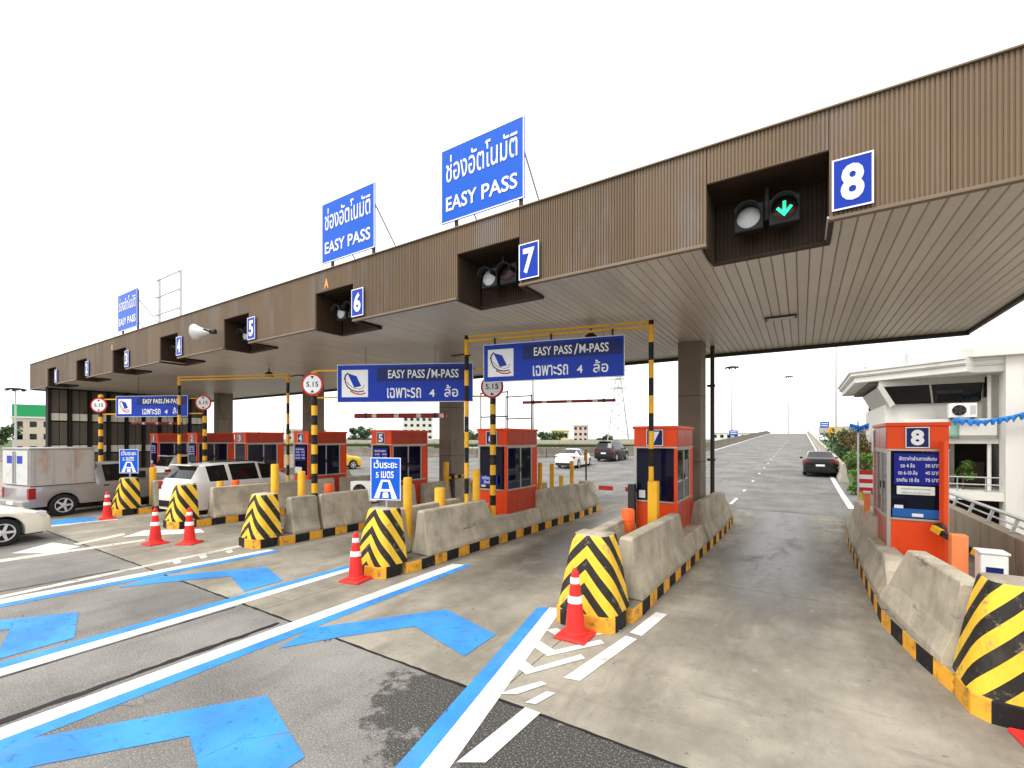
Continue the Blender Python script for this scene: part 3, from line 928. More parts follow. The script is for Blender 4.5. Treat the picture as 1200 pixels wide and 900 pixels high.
t = thing('roof_antenna', 'thin antenna rod rising from the far left of the roof', 'antenna', (-24.6, 7.2, ZT))
part(t, 'rod', MB().cyl((0, 0, -0.1), (0, 0, 1.6), 0.02, 0.012, n=8), 'galvanised')
part(t, 'base_plate', MB().box(-0.08, 0.08, -0.08, 0.08, -0.05, -0.03), 'dark_metal')
# orange letters A on the canopy edge
for x, z in ((-8.83, 5.92), (-21.6, 5.9)):
    text(canopy, 'A', x, z, 0.16, 0.22, -0.003, 'letter_orange', 0.03, 'orange_letter')
# horn loudspeaker
t = thing('horn_loudspeaker', 'white horn loudspeaker on the canopy edge between numbers four and five', 'loudspeaker', (-13.7, 5.98, 5.42), R(-62))
part(t, 'horn', MB().lathe([(0.21, -0.34), (0.215, -0.33), (0.2, -0.31), (0.12, -0.16), (0.075, 0.0), (0.05, 0.1)], 24, axis='Y'), 'white_paint', 50)
part(t, 'driver', MB().lathe([(0.05, 0.1), (0.065, 0.12), (0.065, 0.26), (0.04, 0.28)], 16, axis='Y'), 'dark_metal', 40)
part(t, 'bracket', MB().box(0.0, 0.28, 0.12, 0.15, -0.02, 0.02), 'dark_metal')

# ------------------------------------------------------------------ islands, noses, kerbs
ISL = {k: -2.55 + PIT * (k - 7) for k in range(1, 9)}
ISL[7] = -2.43
ISL[8] = 1.72
KZ = 0.2
def kerb_mesh(l, w):
    mb = MB().box(-w / 2, w / 2, 0.004, l - 0.004, -0.05, KZ)
    mb.m[1] = 1
    return mb
KM = {}
def kerb_block(par, p, q, col, mats):
    l = math.hypot(q[0] - p[0], q[1] - p[1])
    k = (round(l, 2), col)
    if k not in KM:
        KM[k] = kerb_mesh(l, 0.14).mesh('kerb_block', [col, 'island_top'])
    o = link('kerb_block', KM[k], par, (p[0], p[1], random.uniform(-0.004, 0.004)), (0, 0, math.atan2(-(q[0] - p[0]), q[1] - p[1])), 0.008)
    return o
def path_pts(P, step):
    out = [P[0]]
    acc = 0.0
    for a, b in zip(P, P[1:]):
        L = math.hypot(b[0] - a[0], b[1] - a[1])
        d = step - acc
        while d <= L:
            out.append((a[0] + (b[0] - a[0]) * d / L, a[1] + (b[1] - a[1]) * d / L))
            d += step
        acc = (acc + L) % step
    return out
def nose_rings():
    # plan: rounded front; taper and lean back with height; returns rings + arc lengths
    def ring(rx, ry, yc, z, back):
        pts = []
        for q in range(17):
            an = math.pi * (1 + q / 16)
            ex = 0.52
            c_, s_ = math.cos(an), math.sin(an)
            pts.append((rx * math.copysign(abs(c_) ** ex, c_), yc + ry * math.copysign(abs(s_) ** ex, s_), z))
        return [(-rx, back, z)] + pts + [(rx, back, z)]
    return [ring(0.44, 0.40, 0.42, KZ, 0.62), ring(0.40, 0.37, 0.44, 0.45, 0.62), ring(0.33, 0.30, 0.46, 0.85, 0.62), ring(0.265, 0.25, 0.47, 1.15, 0.62), ring(0.25, 0.235, 0.472, 1.185, 0.62), ring(0.21, 0.19, 0.475, 1.2, 0.60)]
def nose_mesh():
    rings = nose_rings()
    mb = MB()
    mb.loft(rings)
    me = mb.mesh('nose_block', ['chevron', 'concrete'], 50)
    arc = {}
    for rg in rings:
        k0 = len(rg) // 2
        for sg in (1, -1):
            acc = 0.0
            i = k0
            arc[tuple(round(q, 4) for q in rg[i])] = 0.0
            while 0 <= i + sg < len(rg):
                acc += (Vector(rg[i + sg]) - Vector(rg[i])).length
                i += sg
                arc[tuple(round(q, 4) for q in rg[i])] = acc * sg
    uv = me.uv_layers.new(name='UVMap')
    for pol in me.polygons:
        if pol.normal.z > 0.6 or pol.normal.y > 0.8:
            pol.material_index = 1
        for li in pol.loop_indices:
            co = me.vertices[me.loops[li].vertex_index].co
            uv.data[li].uv = (arc[tuple(round(q, 4) for q in co)], co.z)
    return me
NM = nose_mesh()
for k in range(1, 9):
    cx = ISL[k]
    s = thing('toll_island', 'raised island with yellow and black kerb under booth %s' % ['', 'one', 'two', 'three', 'four', 'five', 'six', 'seven', 'eight'][k], 'traffic island', (cx, 5.6 if k == 8 else 5.5, 0), 0, 'toll islands')
    # kerb outlines (local, y from the nose)
    right = [(0.44, 0.55), (0.47, 0.75), (0.50, 2.2), (0.64, 6.0), (0.70, 8.0), (0.66, 9.6)]
    left = [(-x, y) for x, y in right] if k < 8 else [(-0.40, 0.5), (-0.56, 1.2), (-0.74, 2.2), (-0.74, 6.0), (-0.72, 8.0), (-0.55, 10.6)]
    base = [(-0.44, 0.6)] + [(-x + 0.075, y) for x, y in right[1:]][:0]
    poly = [(x - 0.05, y) for x, y in right] + [(x + 0.05, y) for x, y in left[::-1]]
    part(s, 'island_slab', MB().prism(poly, -0.05, KZ - 0.012), 'island_top')
    if k <= 4:
        sides = (right,)
    else:
        sides = (right, left)
    for P in sides:
        pts = path_pts(P, 0.36)
        for i, (p_, q_) in enumerate(zip(pts, pts[1:])):
            kerb_block(s, p_, q_, 'kerb_yellow' if i % 2 == 0 else 'kerb_black', None)
    # nose and its foot blocks
    part(s, 'nose_block', NM, None, loc=(0, 0, 0))
    foot = []
    for q in range(7):
        an = math.pi * (1 + q / 6)
        ex = 0.55
        c_, s_ = math.cos(an), math.sin(an)
        foot.append((0.46 * math.copysign(abs(c_) ** ex, c_), 0.44 + 0.46 * math.copysign(abs(s_) ** ex, s_)))
    for i, (p_, q_) in enumerate(zip(foot, foot[1:])):
        mb = MB()
        ri = 0.62
        inner = [(p_[0] * ri, 0.44 + (p_[1] - 0.44) * ri), (q_[0] * ri, 0.44 + (q_[1] - 0.44) * ri)]
        mb.prism([p_, q_, inner[1], inner[0]], -0.05, KZ + 0.004)
        link('kerb_block', mb.mesh('kerb_block', 'kerb_black' if i in (2, 5) else 'kerb_yellow'), s, (0, 0, 0), (0, 0, 0), 0.01)

# ------------------------------------------------------------------ concrete barriers on the islands
def barrier_rings(prof):
    rings = []
    for y, h in prof:
        wt = 0.17 - 0.07 * (h - 0.33) / 0.54 if h > 0.33 else 0.17
        hm = min(0.33, h - 0.03)
        rings.append([(-0.25, y, 0), (-0.25, y, 0.07), (-0.16, y, hm), (-wt * 0.95, y, h - 0.02), (-wt * 0.75, y, h), (wt * 0.75, y, h), (wt * 0.95, y, h - 0.02), (0.16, y, hm), (0.25, y, 0.07), (0.25, y, 0)])
    return rings
BT = {}
def barrier(kind, loc, rz, label, rough_seed=0):
    P = {'window_long': [(0, 0.83), (0.03, 0.87), (1.2, 0.87), (2.6, 0.87), (2.63, 0.85), (2.72, 0.40), (3.5, 0.38), (4.3, 0.40), (4.33, 0.37)],
         'near_cut': [(0, 0.83), (0.03, 0.87), (1.0, 0.87), (1.4, 0.87), (1.45, 0.86), (1.9, 0.30), (1.95, 0.25)],
         'low_rise': [(0, 0.2), (0.05, 0.25), (0.4, 0.5), (0.6, 0.55), (1.5, 0.52), (2.25, 0.5), (2.3, 0.46)],
         'long': [(0, 0.83), (0.03, 0.87), (2.0, 0.87), (3.97, 0.87), (4.0, 0.83)],
         'stub': [(0, 0.83), (0.03, 0.87), (0.66, 0.87), (0.7, 0.83)],
         'mid': [(0, 0.83), (0.03, 0.87), (1.6, 0.87), (3.22, 0.87), (3.25, 0.83)],
         'window': [(0, 0.83), (0.03, 0.87), (1.0, 0.87), (1.95, 0.87), (2.0, 0.86), (2.22, 0.42), (3.2, 0.4), (4.3, 0.4), (4.33, 0.37)],
         'window_short': [(0, 0.83), (0.03, 0.87), (0.9, 0.87), (1.45, 0.87), (1.5, 0.86), (1.95, 0.36), (2.05, 0.24), (2.15, 0.26), (2.5, 0.44), (2.75, 0.52), (3.4, 0.5), (4.3, 0.46), (4.33, 0.43)],
         'plain': [(0, 0.83), (0.03, 0.86), (1.2, 0.86), (2.37, 0.86), (2.4, 0.83)],
         'end': [(0, 0.77), (0.03, 0.8), (0.8, 0.78), (0.9, 0.55), (1.5, 0.38), (1.53, 0.35)]}[kind]
    if kind not in BT:
        BT[kind] = MB().loft(barrier_rings(P)).mesh('concrete_barrier', 'concrete')
    o = link('concrete_barrier', BT[kind], None, loc, (0, 0, rz), 0.012)
    return tag(o, label, 'barrier', 'precast barriers on the toll islands')
NW = ['', 'one', 'two', 'three', 'four', 'five', 'six', 'seven', 'eight']
for k in range(1, 8):
    cx = ISL[k]
    if k in (6, 7):
        barrier('window' if k == 6 else 'window_long', (cx + 0.29, 6.62 if k == 6 else 6.42, KZ), R(-2.0), 'concrete barrier with a stepped cut-out, lane side of booth %s' % NW[k])
    elif k == 5:
        barrier('stub', (cx + 0.25, 6.4, KZ), R(-1), 'short stub of concrete barrier behind the nose of island five')
        barrier('mid', (cx + 0.28, 7.2, KZ), R(-2), 'concrete barrier after the short stub on island five')
    else:
        barrier('long', (cx + 0.27, 6.5, KZ), R(-2.0), 'long concrete barrier on the lane side of booth %s' % NW[k])
    barrier('plain', (cx + 0.44, 11.0 if k > 5 else 10.75, KZ), R(-2.0), 'plain full-height concrete barrier beside the back of booth %s' % NW[k])
    barrier('end', (cx + 0.48, 13.5, KZ), R(1.5), 'stepped concrete barrier at the rear end of island %s' % NW[k])
    if k in (6, 7):
        barrier('window', (cx - 0.28, 6.5, KZ), R(2.0), 'concrete barrier on the far side of island %s behind its striped nose' % NW[k])
        barrier('plain', (cx - 0.46, 10.9, KZ), R(1.6), 'plain concrete barrier on the far side of booth %s' % NW[k])
cx = ISL[8]
barrier('near_cut', (cx - 0.27, 6.28, KZ), R(8), 'tall chipped concrete barrier with slanted end in front of booth eight')
barrier('low_rise', (cx - 0.53, 8.26, KZ), R(0.6), 'low concrete barrier between the tall barriers at booth eight')
barrier('plain', (cx - 0.53, 10.7, KZ), R(0.2), 'full-height concrete barrier beside the lane face of booth eight')
barrier('end', (cx - 0.52, 13.2, KZ), R(-2.0), 'last concrete barrier at the rear end of island eight')

# ------------------------------------------------------------------ booths
RATES = ['อัตราค่าผ่านทางพิเศษ', ('รถ 4 ล้อ', '30 บาท'), ('รถ 6-10 ล้อ', '45 บาท'), ('รถเกิน 10 ล้อ', '75 บาท')]
def booth(k, cx, y0):
    w, d, h = 0.88, 1.58, 2.56
    t = thing('toll_booth', 'orange toll booth marked %s with dark windows' % NW[k], 'booth', (cx, y0, KZ), 0, 'numbered toll booths')
    hw = w / 2
    zb, zw = 0.98, 2.08           # window bottom / top
    # lower panels
    part(t, 'front_panel', MB().box(-hw + 0.06, hw - 0.06, 0.01, 0.05, 0, zb - 0.002), 'orange', bevel=0.004)
    part(t, 'rear_panel', MB().box(-hw + 0.06, hw - 0.06, d - 0.05, d - 0.01, 0, zb - 0.002), 'orange')
    for sx in (-1, 1):
        for a, b in ((0.06, 0.54), (0.55, 1.03), (1.04, d - 0.06)):
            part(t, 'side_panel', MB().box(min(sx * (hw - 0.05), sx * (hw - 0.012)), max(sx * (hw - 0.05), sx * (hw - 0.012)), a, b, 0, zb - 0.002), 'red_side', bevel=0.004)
    # corner posts
    for sx in (-1, 1):
        for yy in (0.0, d - 0.06):
            post = 'aluminium' if k == 8 else ('orange' if sx > 0 else 'aluminium')
            part(t, 'corner_post', MB().box(min(sx * hw, sx * (hw - 0.06)), max(sx * hw, sx * (hw - 0.06)), yy, yy + 0.06, 0, zw + 0.02), post, bevel=0.006)
    part(t, 'window_sill', MB().box(-hw + 0.06, hw - 0.06, -0.015, 0.055, zb, zb + 0.035), 'aluminium', bevel=0.004)
    # panes and frames
    part(t, 'front_pane', MB().box(-hw + 0.065, hw - 0.065, 0.026, 0.034, zb + 0.037, zw), 'booth_glass')
    part(t, 'rear_pane', MB().box(-hw + 0.065, hw - 0.065, d - 0.034, d - 0.026, zb + 0.037, zw), 'booth_glass')
    for sx in (-1, 1):
        xa, xb = sorted((sx * (hw - 0.034), sx * (hw - 0.026)))
        part(t, 'side_pane', MB().box(xa, xb, 0.1, 0.70, zb + 0.04, zw - 0.02), 'booth_glass')
        part(t, 'side_pane', MB().box(xa, xb, 0.74, 1.26, zb + 0.04, zw - 0.02), 'booth_glass')
        xa, xb = sorted((sx * (hw - 0.05), sx * (hw - 0.008)))
        fr = MB().box(xa, xb, 0.062, d - 0.062, zb, zb + 0.038).box(xa, xb, 0.062, d - 0.062, zw - 0.018, zw + 0.018)
        for yy in (0.062, 0.70, 1.26):
            fr.box(xa, xb, yy, yy + 0.036, zb + 0.04, zw - 0.02)
        part(t, 'window_frame', fr, 'aluminium')
        part(t, 'rear_side_panel', MB().box(xa, xb, 1.3, d - 0.062, zb + 0.04, zw - 0.02), 'orange')
    # head band and roof
    part(t, 'head_band', MB().box(-hw + 0.004, hw - 0.004, 0.004, d - 0.004, zw + 0.022, h - 0.06), 'orange', bevel=0.004)
    part(t, 'head_trim', MB().box(-hw - 0.008, hw + 0.008, -0.008, d + 0.008, zw + 0.022, zw + 0.05), 'aluminium')
    for sx in (-1, 1):
        xa, xb = sorted((sx * (hw - 0.003), sx * (hw + 0.004)))
        for a, b in ((0.05, 0.78), (0.80, d - 0.05)):
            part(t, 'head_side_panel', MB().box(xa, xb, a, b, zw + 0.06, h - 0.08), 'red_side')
    part(t, 'roof', MB().box(-hw - 0.025, hw + 0.025, -0.025, d + 0.025, h - 0.06, h), 'orange', bevel=0.01)
    # number plate
    pl = part(t, 'number_plate', MB().box(-0.17, 0.17, -0.012, 0.002, zw + 0.07, h - 0.075), 'navy', bevel=0.003)
    mb = MB()
    za, zc = zw + 0.07, h - 0.075
    for a in ((-0.17, 0.17, za, za + 0.014), (-0.17, 0.17, zc - 0.014, zc), (-0.17, -0.156, za + 0.014, zc - 0.014), (0.156, 0.17, za + 0.014, zc - 0.014)):
        mb.box(a[0], a[1], -0.016, -0.013, a[2], a[3])
    part(pl, 'border', mb, 'letter_white')
    text(pl, str(k), 0, (za + zc) / 2, 0.11 if k == 1 else 0.19, 0.25, -0.014, bold=0.045, name='number')
    # fittings inside: floor, desk, stool back, ceiling lining
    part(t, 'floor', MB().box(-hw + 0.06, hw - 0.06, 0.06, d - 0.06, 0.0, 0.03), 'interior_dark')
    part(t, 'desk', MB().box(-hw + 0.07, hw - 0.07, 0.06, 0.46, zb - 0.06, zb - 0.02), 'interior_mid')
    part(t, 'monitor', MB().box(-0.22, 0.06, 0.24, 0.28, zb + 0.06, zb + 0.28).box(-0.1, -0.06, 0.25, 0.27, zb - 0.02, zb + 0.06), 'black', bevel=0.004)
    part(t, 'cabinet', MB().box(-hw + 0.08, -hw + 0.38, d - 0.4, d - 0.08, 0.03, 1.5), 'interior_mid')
    part(t, 'added_dark_sheet', MB().box(-hw + 0.07, hw - 0.07, d - 0.075, d - 0.055, zb, zw), 'interior_dark')  # dark sheet added inside the rear pane to make the windows darker
    part(t, 'counter_box', MB().box(0.1, 0.3, 0.1, 0.3, zb - 0.018, zb + 0.14), 'lens_grey', bevel=0.01)
    part(t, 'paper_sticker', MB().box(-0.33, -0.2, -0.004, 0.0255, zb + 0.08, zb + 0.24), 'letter_white')
    for sx in (-1, 1):
        xa, xb = sorted((sx * (hw - 0.006), sx * (hw + 0.012)))
        part(t, 'window_latch', MB().box(xa, xb, 0.69, 0.72, zb + 0.45, zb + 0.58), 'dark_metal')
    part(t, 'conduit', MB().cyl((-hw - 0.02, d - 0.12, 0.0), (-hw - 0.02, d - 0.12, h - 0.1), 0.014, n=8), 'galvanised')
    return t
BO = {}
for k in range(1, 8):
    BO[k] = booth(k, -2.55 + PIT * (k - 7), 9.5)
BO[8] = booth(8, 1.57, 9.62)
BO[8].scale.x = 0.86
# rate board and notice on booth eight, smaller boards on 1 to 4, banner on 6
def rate_board(t, z0, z1, rows, w=0.68):
    b = part(t, 'rate_board', MB().box(-w / 2, w / 2, -0.03, -0.018, z0, z1), 'board_navy', bevel=0.003)
    n_ = len(rows)
    rh = (z1 - z0) / (n_ + 0.35)
    for i, r_ in enumerate(rows):
        z = z1 - rh * (i + 0.65)
        if isinstance(r_, str):
            text(b, r_, 0, z, w * 0.78, rh * 0.62, -0.031, bold=0.01)
        else:
            text(b, r_[0], -w * 0.21, z, w * (0.3 + 0.035 * (len(r_[0]) - 8)), rh * 0.62, -0.031, bold=0.01)
            text(b, r_[1].split()[0], w * 0.205, z, w * 0.1, rh * 0.45, -0.031, bold=0.01)
            text(b, r_[1].split()[1], w * 0.37, z, w * 0.16, rh * 0.48, -0.031, bold=0.01)
    return b
rate_board(BO[8], 1.56, 2.06, RATES)
nb = part(BO[8], 'notice', MB().box(-0.30, 0.24, -0.034, -0.024, 1.40, 1.535), 'letter_white', bevel=0.01)
part(BO[8], 'counter_strip', MB().box(-0.36, 0.30, -0.022, 0.018, 1.03, 1.17), 'sill_blue', bevel=0.004)
part(BO[8], 'sticker', MB().box(-0.08, 0.08, -0.027, -0.0225, 1.05, 1.1), 'letter_white')
simple('grey_text', (0.3, 0.4, 0.32), 0.6)
text(nb, 'รถทุกประเภทกรุณาหยุด', -0.03, 1.49, 0.42, 0.045, -0.035, 'grey_text', 0.0)
text(nb, 'เพื่อชำระค่าผ่านทาง', -0.03, 1.435, 0.4, 0.04, -0.035, 'grey_text', 0.0)
for k in (1, 2, 4, 5):
    rate_board(BO[k], 1.55, 2.0, RATES, 0.62)
bn = part(BO[6], 'banner', MB().box(-0.36, 0.2, -0.03, -0.018, 1.12, 1.36), 'sign_blue', bevel=0.003)
text(bn, 'เตรียมเงิน', -0.08, 1.3, 0.4, 0.09, -0.031, bold=0.015)
text(bn, 'ให้พร้อม', -0.08, 1.19, 0.3, 0.08, -0.031, bold=0.015)
part(BO[4], 'notice', MB().box(-0.3, 0.1, -0.03, -0.02, 1.12, 1.3), 'letter_white')

# ------------------------------------------------------------------ gantries, hanging signs, height bars
def dirang(a, b):
    return math.atan2(b[1] - a[1], b[0] - a[0])
def goalpost(a, b, h, label):
    L = math.hypot(b[0] - a[0], b[1] - a[1])
    t = thing('sign_gantry', label, 'gantry', (a[0], a[1], KZ), dirang(a, b))
    for x in (0, L):
        part(t, 'post', MB().cyl((x, 0, 0), (x, 0, h - KZ), 0.05, n=14), 'pole_band', 40)
        part(t, 'base_plate', MB().box(x - 0.12, x + 0.12, -0.12, 0.12, 0, 0.02), 'dark_metal')
    for z in (h - KZ - 0.03, h - KZ - 0.13):
        part(t, 'cross_bar', MB().box(0.045, L - 0.045, -0.025, 0.025, z - 0.02, z + 0.02), 'bollard_yellow')
    return t, L
P6, P7 = (-6.42, 8.16), (-2.5, 9.05)
goalpost(P6, P7, 4.84, 'yellow and black goalpost gantry over lane seven between booths six and seven')
goalpost((-18.75, 7.3), (-14.75, 8.95), 4.72, 'yellow and black goalpost gantry over lane four left of booth four')

def hanging_sign(a, b, t0, t1, z0, z1, label, mode):
    L = math.hypot(b[0] - a[0], b[1] - a[1])
    d = ((b[0] - a[0]) / L, (b[1] - a[1]) / L)
    nx, ny = d[1], -d[0]
    tc = (t0 + t1) / 2
    off = 0.12 if mode == 'hang' else 0.07
    w, h = t1 - t0, z1 - z0
    t = thing('lane_sign', label, 'sign', (a[0] + d[0] * tc + nx * off, a[1] + d[1] * tc + ny * off, (z0 + z1) / 2), dirang(a, b), 'blue signs over the lanes')
    bordered(t, w, h, 'sign_blue', 0.012, th=0.05)
    part(t, 'text_patch', MB().box(-w * 0.20, w * 0.485, -0.003, -0.0005, h * 0.05, h * 0.42), 'navy')
    for wd, cx_, ww in (('EASY', -0.055, 0.125), ('PASS', 0.09, 0.125), ('/', 0.18, 0.03), ('M-PASS', 0.30, 0.195)):
        text(t, wd, w * cx_, h * 0.235, w * ww, h * (0.22 if wd != '/' else 0.27), -0.004, bold=0.012)
    for wd, cx_, ww, hh, dz in (('เฉพาะรถ', 0.0, 0.25, 0.27, -0.01), ('4', 0.205, 0.04, 0.2, -0.02), ('ล้อ', 0.345, 0.1, 0.31, 0.03)):
        text(t, wd, w * cx_, -h * (0.25 - dz), w * ww, h * hh, -0.002, bold=0.012, name='thai_lettering')
    q = h * 0.72
    lx = -w * 0.5 + w * 0.035 + q / 2
    lg = part(t, 'emblem', MB().box(lx - q / 2, lx + q / 2, -0.006, -0.001, -q / 2, q / 2), 'letter_white')
    u = q / 2
    card = MB().prism([(-0.55 * u, 0.75 * u), (0.12 * u, 0.55 * u), (0.5 * u, -0.2 * u), (-0.05 * u, -0.3 * u)], 0, 0.003)
    part(lg, 'emblem_card', card, 'sign_blue', loc=(lx, -0.0065, 0), rot=(R(90), 0, 0))
    def arc(pts, wd, mat, dz):
        mb = MB()
        up, dn = [], []
        for i, (x, z) in enumerate(pts):
            p0, p1 = pts[max(0, i - 1)], pts[min(len(pts) - 1, i + 1)]
            dd = Vector((p1[1] - p0[1], p0[0] - p1[0])).normalized() * wd / 2
            up.append((lx + (x + dd.x) * u, -0.0065 - dz, (z + dd.y) * u))
            dn.append((lx + (x - dd.x) * u, -0.0065 - dz, (z - dd.y) * u))
        k = len(up)
        mb.add(up + dn, [(i, i + 1, k + i + 1, k + i) for i in range(k - 1)])
        part(lg, 'emblem_stroke', mb, mat)
    arc([(-0.75, 0.5), (-0.72, 0.1), (-0.55, -0.25), (-0.2, -0.5), (0.25, -0.62), (0.7, -0.55)], 0.09, 'dark_metal', 0.0)
    arc([(-0.62, 0.15), (-0.4, -0.12), (-0.1, -0.33), (0.3, -0.42), (0.62, -0.36), (0.72, -0.1)], 0.07, 'car_silver', 0.001)
    arc([(-0.35, -0.55), (0.1, -0.76), (0.5, -0.8), (0.82, -0.7)], 0.1, 'red_paint', 0.002)
    arc([(-0.8, 0.3), (-0.7, 0.62), (-0.5, 0.78)], 0.1, 'navy', 0.003)
    if mode == 'hang':
        for s in (-0.42, 0.0, 0.42):
            part(t, 'hanger', MB().box(s * w - 0.02, s * w + 0.02, 0.052, 0.082, h / 2 - 0.1, 4.72 - (z0 + z1) / 2), 'dark_metal')
    else:
        for z in (h * 0.36, -h * 0.36):
            part(t, 'arm', MB().cyl((-tc - 0.02, 0.075, z), (L - tc + 0.02, 0.075, z), 0.022, n=8), 'bollard_yellow')
    return t
hanging_sign(P6, P7, 0.47, 3.52, 3.74, 4.57, 'nearest blue lane sign hanging below the canopy over lane seven', 'hang')
A6, B6 = (-10.6, 7.15), (-6.45, 9.25)
hanging_sign(A6, B6, 0.65, 4.16, 3.42, 4.38, 'wide blue lane sign between striped poles over lane six', 'arms')
A3, B3 = (-23.1, 6.34), (-18.99, 8.23)
hanging_sign(A3, B3, 0.76, 3.87, 3.34, 4.14, 'far left blue lane sign between striped poles over lane three', 'arms')

def limit_pole(p, ztop, zs, label, ang, sg=True, rad=0.29):
    t = thing('height_limit_pole', label, 'sign post', (p[0], p[1], KZ), ang)
    part(t, 'post', MB().cyl((0, 0, 0), (0, 0, ztop - KZ), 0.075, n=16), 'pole_band_fine', 40)
    part(t, 'cap', MB().lathe([(0.085, 0), (0.085, 0.05), (0.03, 0.08)], 14, (0, 0, ztop - KZ)), 'bollard_yellow', 40)
    z = zs - KZ
    d = part(t, 'disc', MB().lathe([(rad, 0), (rad, -0.015)], 32, (0, -0.09, z), axis='Y'), 'red_paint', 40)
    part(d, 'disc_face', MB().lathe([(rad * 0.82, 0), (rad * 0.82, -0.004)], 32, (0, -0.107, z), axis='Y'), 'letter_white', 40)
    if sg:
        text(d, '5.15', 0, z, rad * 1.1, rad * 0.45, -0.1115, 'black', 0.012)
    for s in (1, -1):
        part(d, 'triangle', MB().prism([(-0.05, s * rad * 0.72), (0.05, s * rad * 0.72), (0, s * rad * 0.48)], 0, 0.003), 'black', loc=(0, -0.112, z), rot=(R(90), 0, 0))
limit_pole(A6, 4.16, 3.89, 'striped pole with round height limit sign in front of booth four', R(28))
limit_pole(B6, 4.0, 3.78, 'striped pole in front of booth six, its round sign half behind the sign above', R(22))
limit_pole(A3, 4.14, 3.8, 'leftmost striped pole with round sign at the end of the far sign', R(40))
limit_pole(B3, 4.1, 3.85, 'striped pole with round sign between booths two and three', R(38))

def height_bar(a, b, t0, t1, z, r, label):
    L = math.hypot(b[0] - a[0], b[1] - a[1])
    d = ((b[0] - a[0]) / L, (b[1] - a[1]) / L)
    t = thing('height_bar', label, 'bar', (a[0] + d[0] * t0, a[1] + d[1] * t0, z), dirang(a, b))
    w = t1 - t0
    part(t, 'tube', MB().cyl((0, 0, 0), (w, 0, 0), r, n=14), 'bar_red_white', 40)
    for x in (w * 0.12, w * 0.88):
        part(t, 'chain', MB().cyl((x, 0, r), (x, 0, ZS - z), 0.006, n=6), 'dark_metal')
        part(t, 'clamp', MB().cyl((x - 0.03, 0, 0), (x + 0.03, 0, 0), r + 0.008, n=14), 'dark_metal', 40)
height_bar((-10.6, 8.0), (-6.45, 10.1), 0.36, 2.9, 3.12, 0.065, 'thick red and white bar hanging below the wide sign of lane six')
height_bar((-6.3, 9.6), (-2.4, 10.6), 0.45, 2.72, 3.40, 0.035, 'thin red and white bar hanging below the nearest lane sign')
height_bar((-23.1, 7.3), (-18.99, 9.2), 0.04, 2.5, 3.12, 0.05, 'red and white bar hanging below the far left lane sign')

# distance signs on island noses
def distance_sign(x, y, label, rz):
    t = thing('distance_sign', label, 'sign', (x, y, 1.19), rz)
    part(t, 'post', MB().cyl((0, 0, 0), (0, 0, 0.9), 0.025, n=10), 'galvanised', 40)
    bordered(t, 0.62, 0.80, 'roof_sign_blue', 0.014, y=-0.05, th=0.02, cz=0.55)
    text(t, 'เว้นระยะ', 0, 0.83, 0.48, 0.16, -0.053, bold=0.015, name='thai_lettering')
    text(t, '5', -0.17, 0.62, 0.06, 0.11, -0.053, bold=0.015, name='thai_lettering')
    text(t, 'เมตร', 0.04, 0.63, 0.26, 0.13, -0.053, bold=0.015, name='thai_lettering')
    mb = MB()
    mb.prism([(-0.24, -0.18), (-0.13, -0.18), (-0.055, 0.14), (-0.09, 0.17)], 0, 0.003)
    mb.prism([(0.24, -0.18), (0.13, -0.18), (0.055, 0.14), (0.09, 0.17)][::-1], 0, 0.003)
    mb.prism([(-0.09, 0.173), (0.09, 0.173), (0.052, 0.135), (-0.052, 0.135)][::-1], 0, 0.0031)
    mb.prism([(-0.10, -0.05), (0.10, -0.05), (0.09, -0.005), (-0.09, -0.005)], 0, 0.0032)
    part(t, 'road_pictogram', mb, 'letter_white', loc=(0, -0.053, 0.36), rot=(R(90), 0, 0))
    part(t, 'car_pictogram', MB().prism([(-0.06, -0.17), (0.06, -0.17), (0.06, -0.1), (0.04, -0.065), (-0.04, -0.065), (-0.06, -0.1)], 0, 0.003), 'letter_white', loc=(0, -0.053, 0.36), rot=(R(90), 0, 0))
distance_sign(-6.64, 6.0, 'blue distance sign standing on the striped nose of island six', R(20))
distance_sign(-19.1, 6.0, 'small blue distance sign standing on the striped nose of island three', R(35))

# ------------------------------------------------------------------ island furniture
def bollard(x, y, top, r, label, square=False, mat='bollard_yellow'):
    t = thing('bollard', label, 'bollard', (x, y, KZ), 0, 'bollards on the islands')
    h = top - KZ
    if square:
        part(t, 'post', MB().box(-r, r, -r, r, 0, h), mat, bevel=0.012)
    else:
        part(t, 'post', MB().lathe([(r, 0), (r, h - 0.02), (r * 0.85, h)], 18), mat, 50)
    part(t, 'base', MB().box(-r * 1.5, r * 1.5, -r * 1.5, r * 1.5, 0, 0.018), 'dark_metal')
bollard(-2.40, 8.85, 1.68, 0.09, 'square yellow post in front of booth seven', True)
bollard(-6.40, 8.5, 1.78, 0.09, 'tall yellow bollard just left of booth six')
bollard(-6.95, 7.85, 1.38, 0.12, 'short thick yellow bollard behind the barrier left of booth six')
bollard(-6.85, 6.75, 1.70, 0.09, 'yellow bollard right behind the near distance sign')
for i, (y, top, nm) in enumerate(((11.75, 1.79, 'first'), (12.5, 1.73, 'second'), (13.15, 1.32, 'low third'), (13.95, 1.75, 'last slim'))):
    bollard(-6.5, y, top, 0.07, 'yellow bollard behind booth six, %s of the row' % nm)
bollard(-11.15, 6.42, 1.86, 0.09, 'yellow bollard behind the striped nose of island five')
bollard(-10.85, 6.95, 1.66, 0.09, 'yellow bollard between the nose of island five and booth four')
bollard(-18.99, 6.6, 1.5, 0.10, 'yellow bollard behind the striped nose of island three')
bollard(-14.95, 6.9, 1.2, 0.09, 'yellow bollard behind the striped nose of island four')
bollard(-10.25, 11.9, 1.7, 0.09, 'worn yellow bollard in front of the column behind booth five')
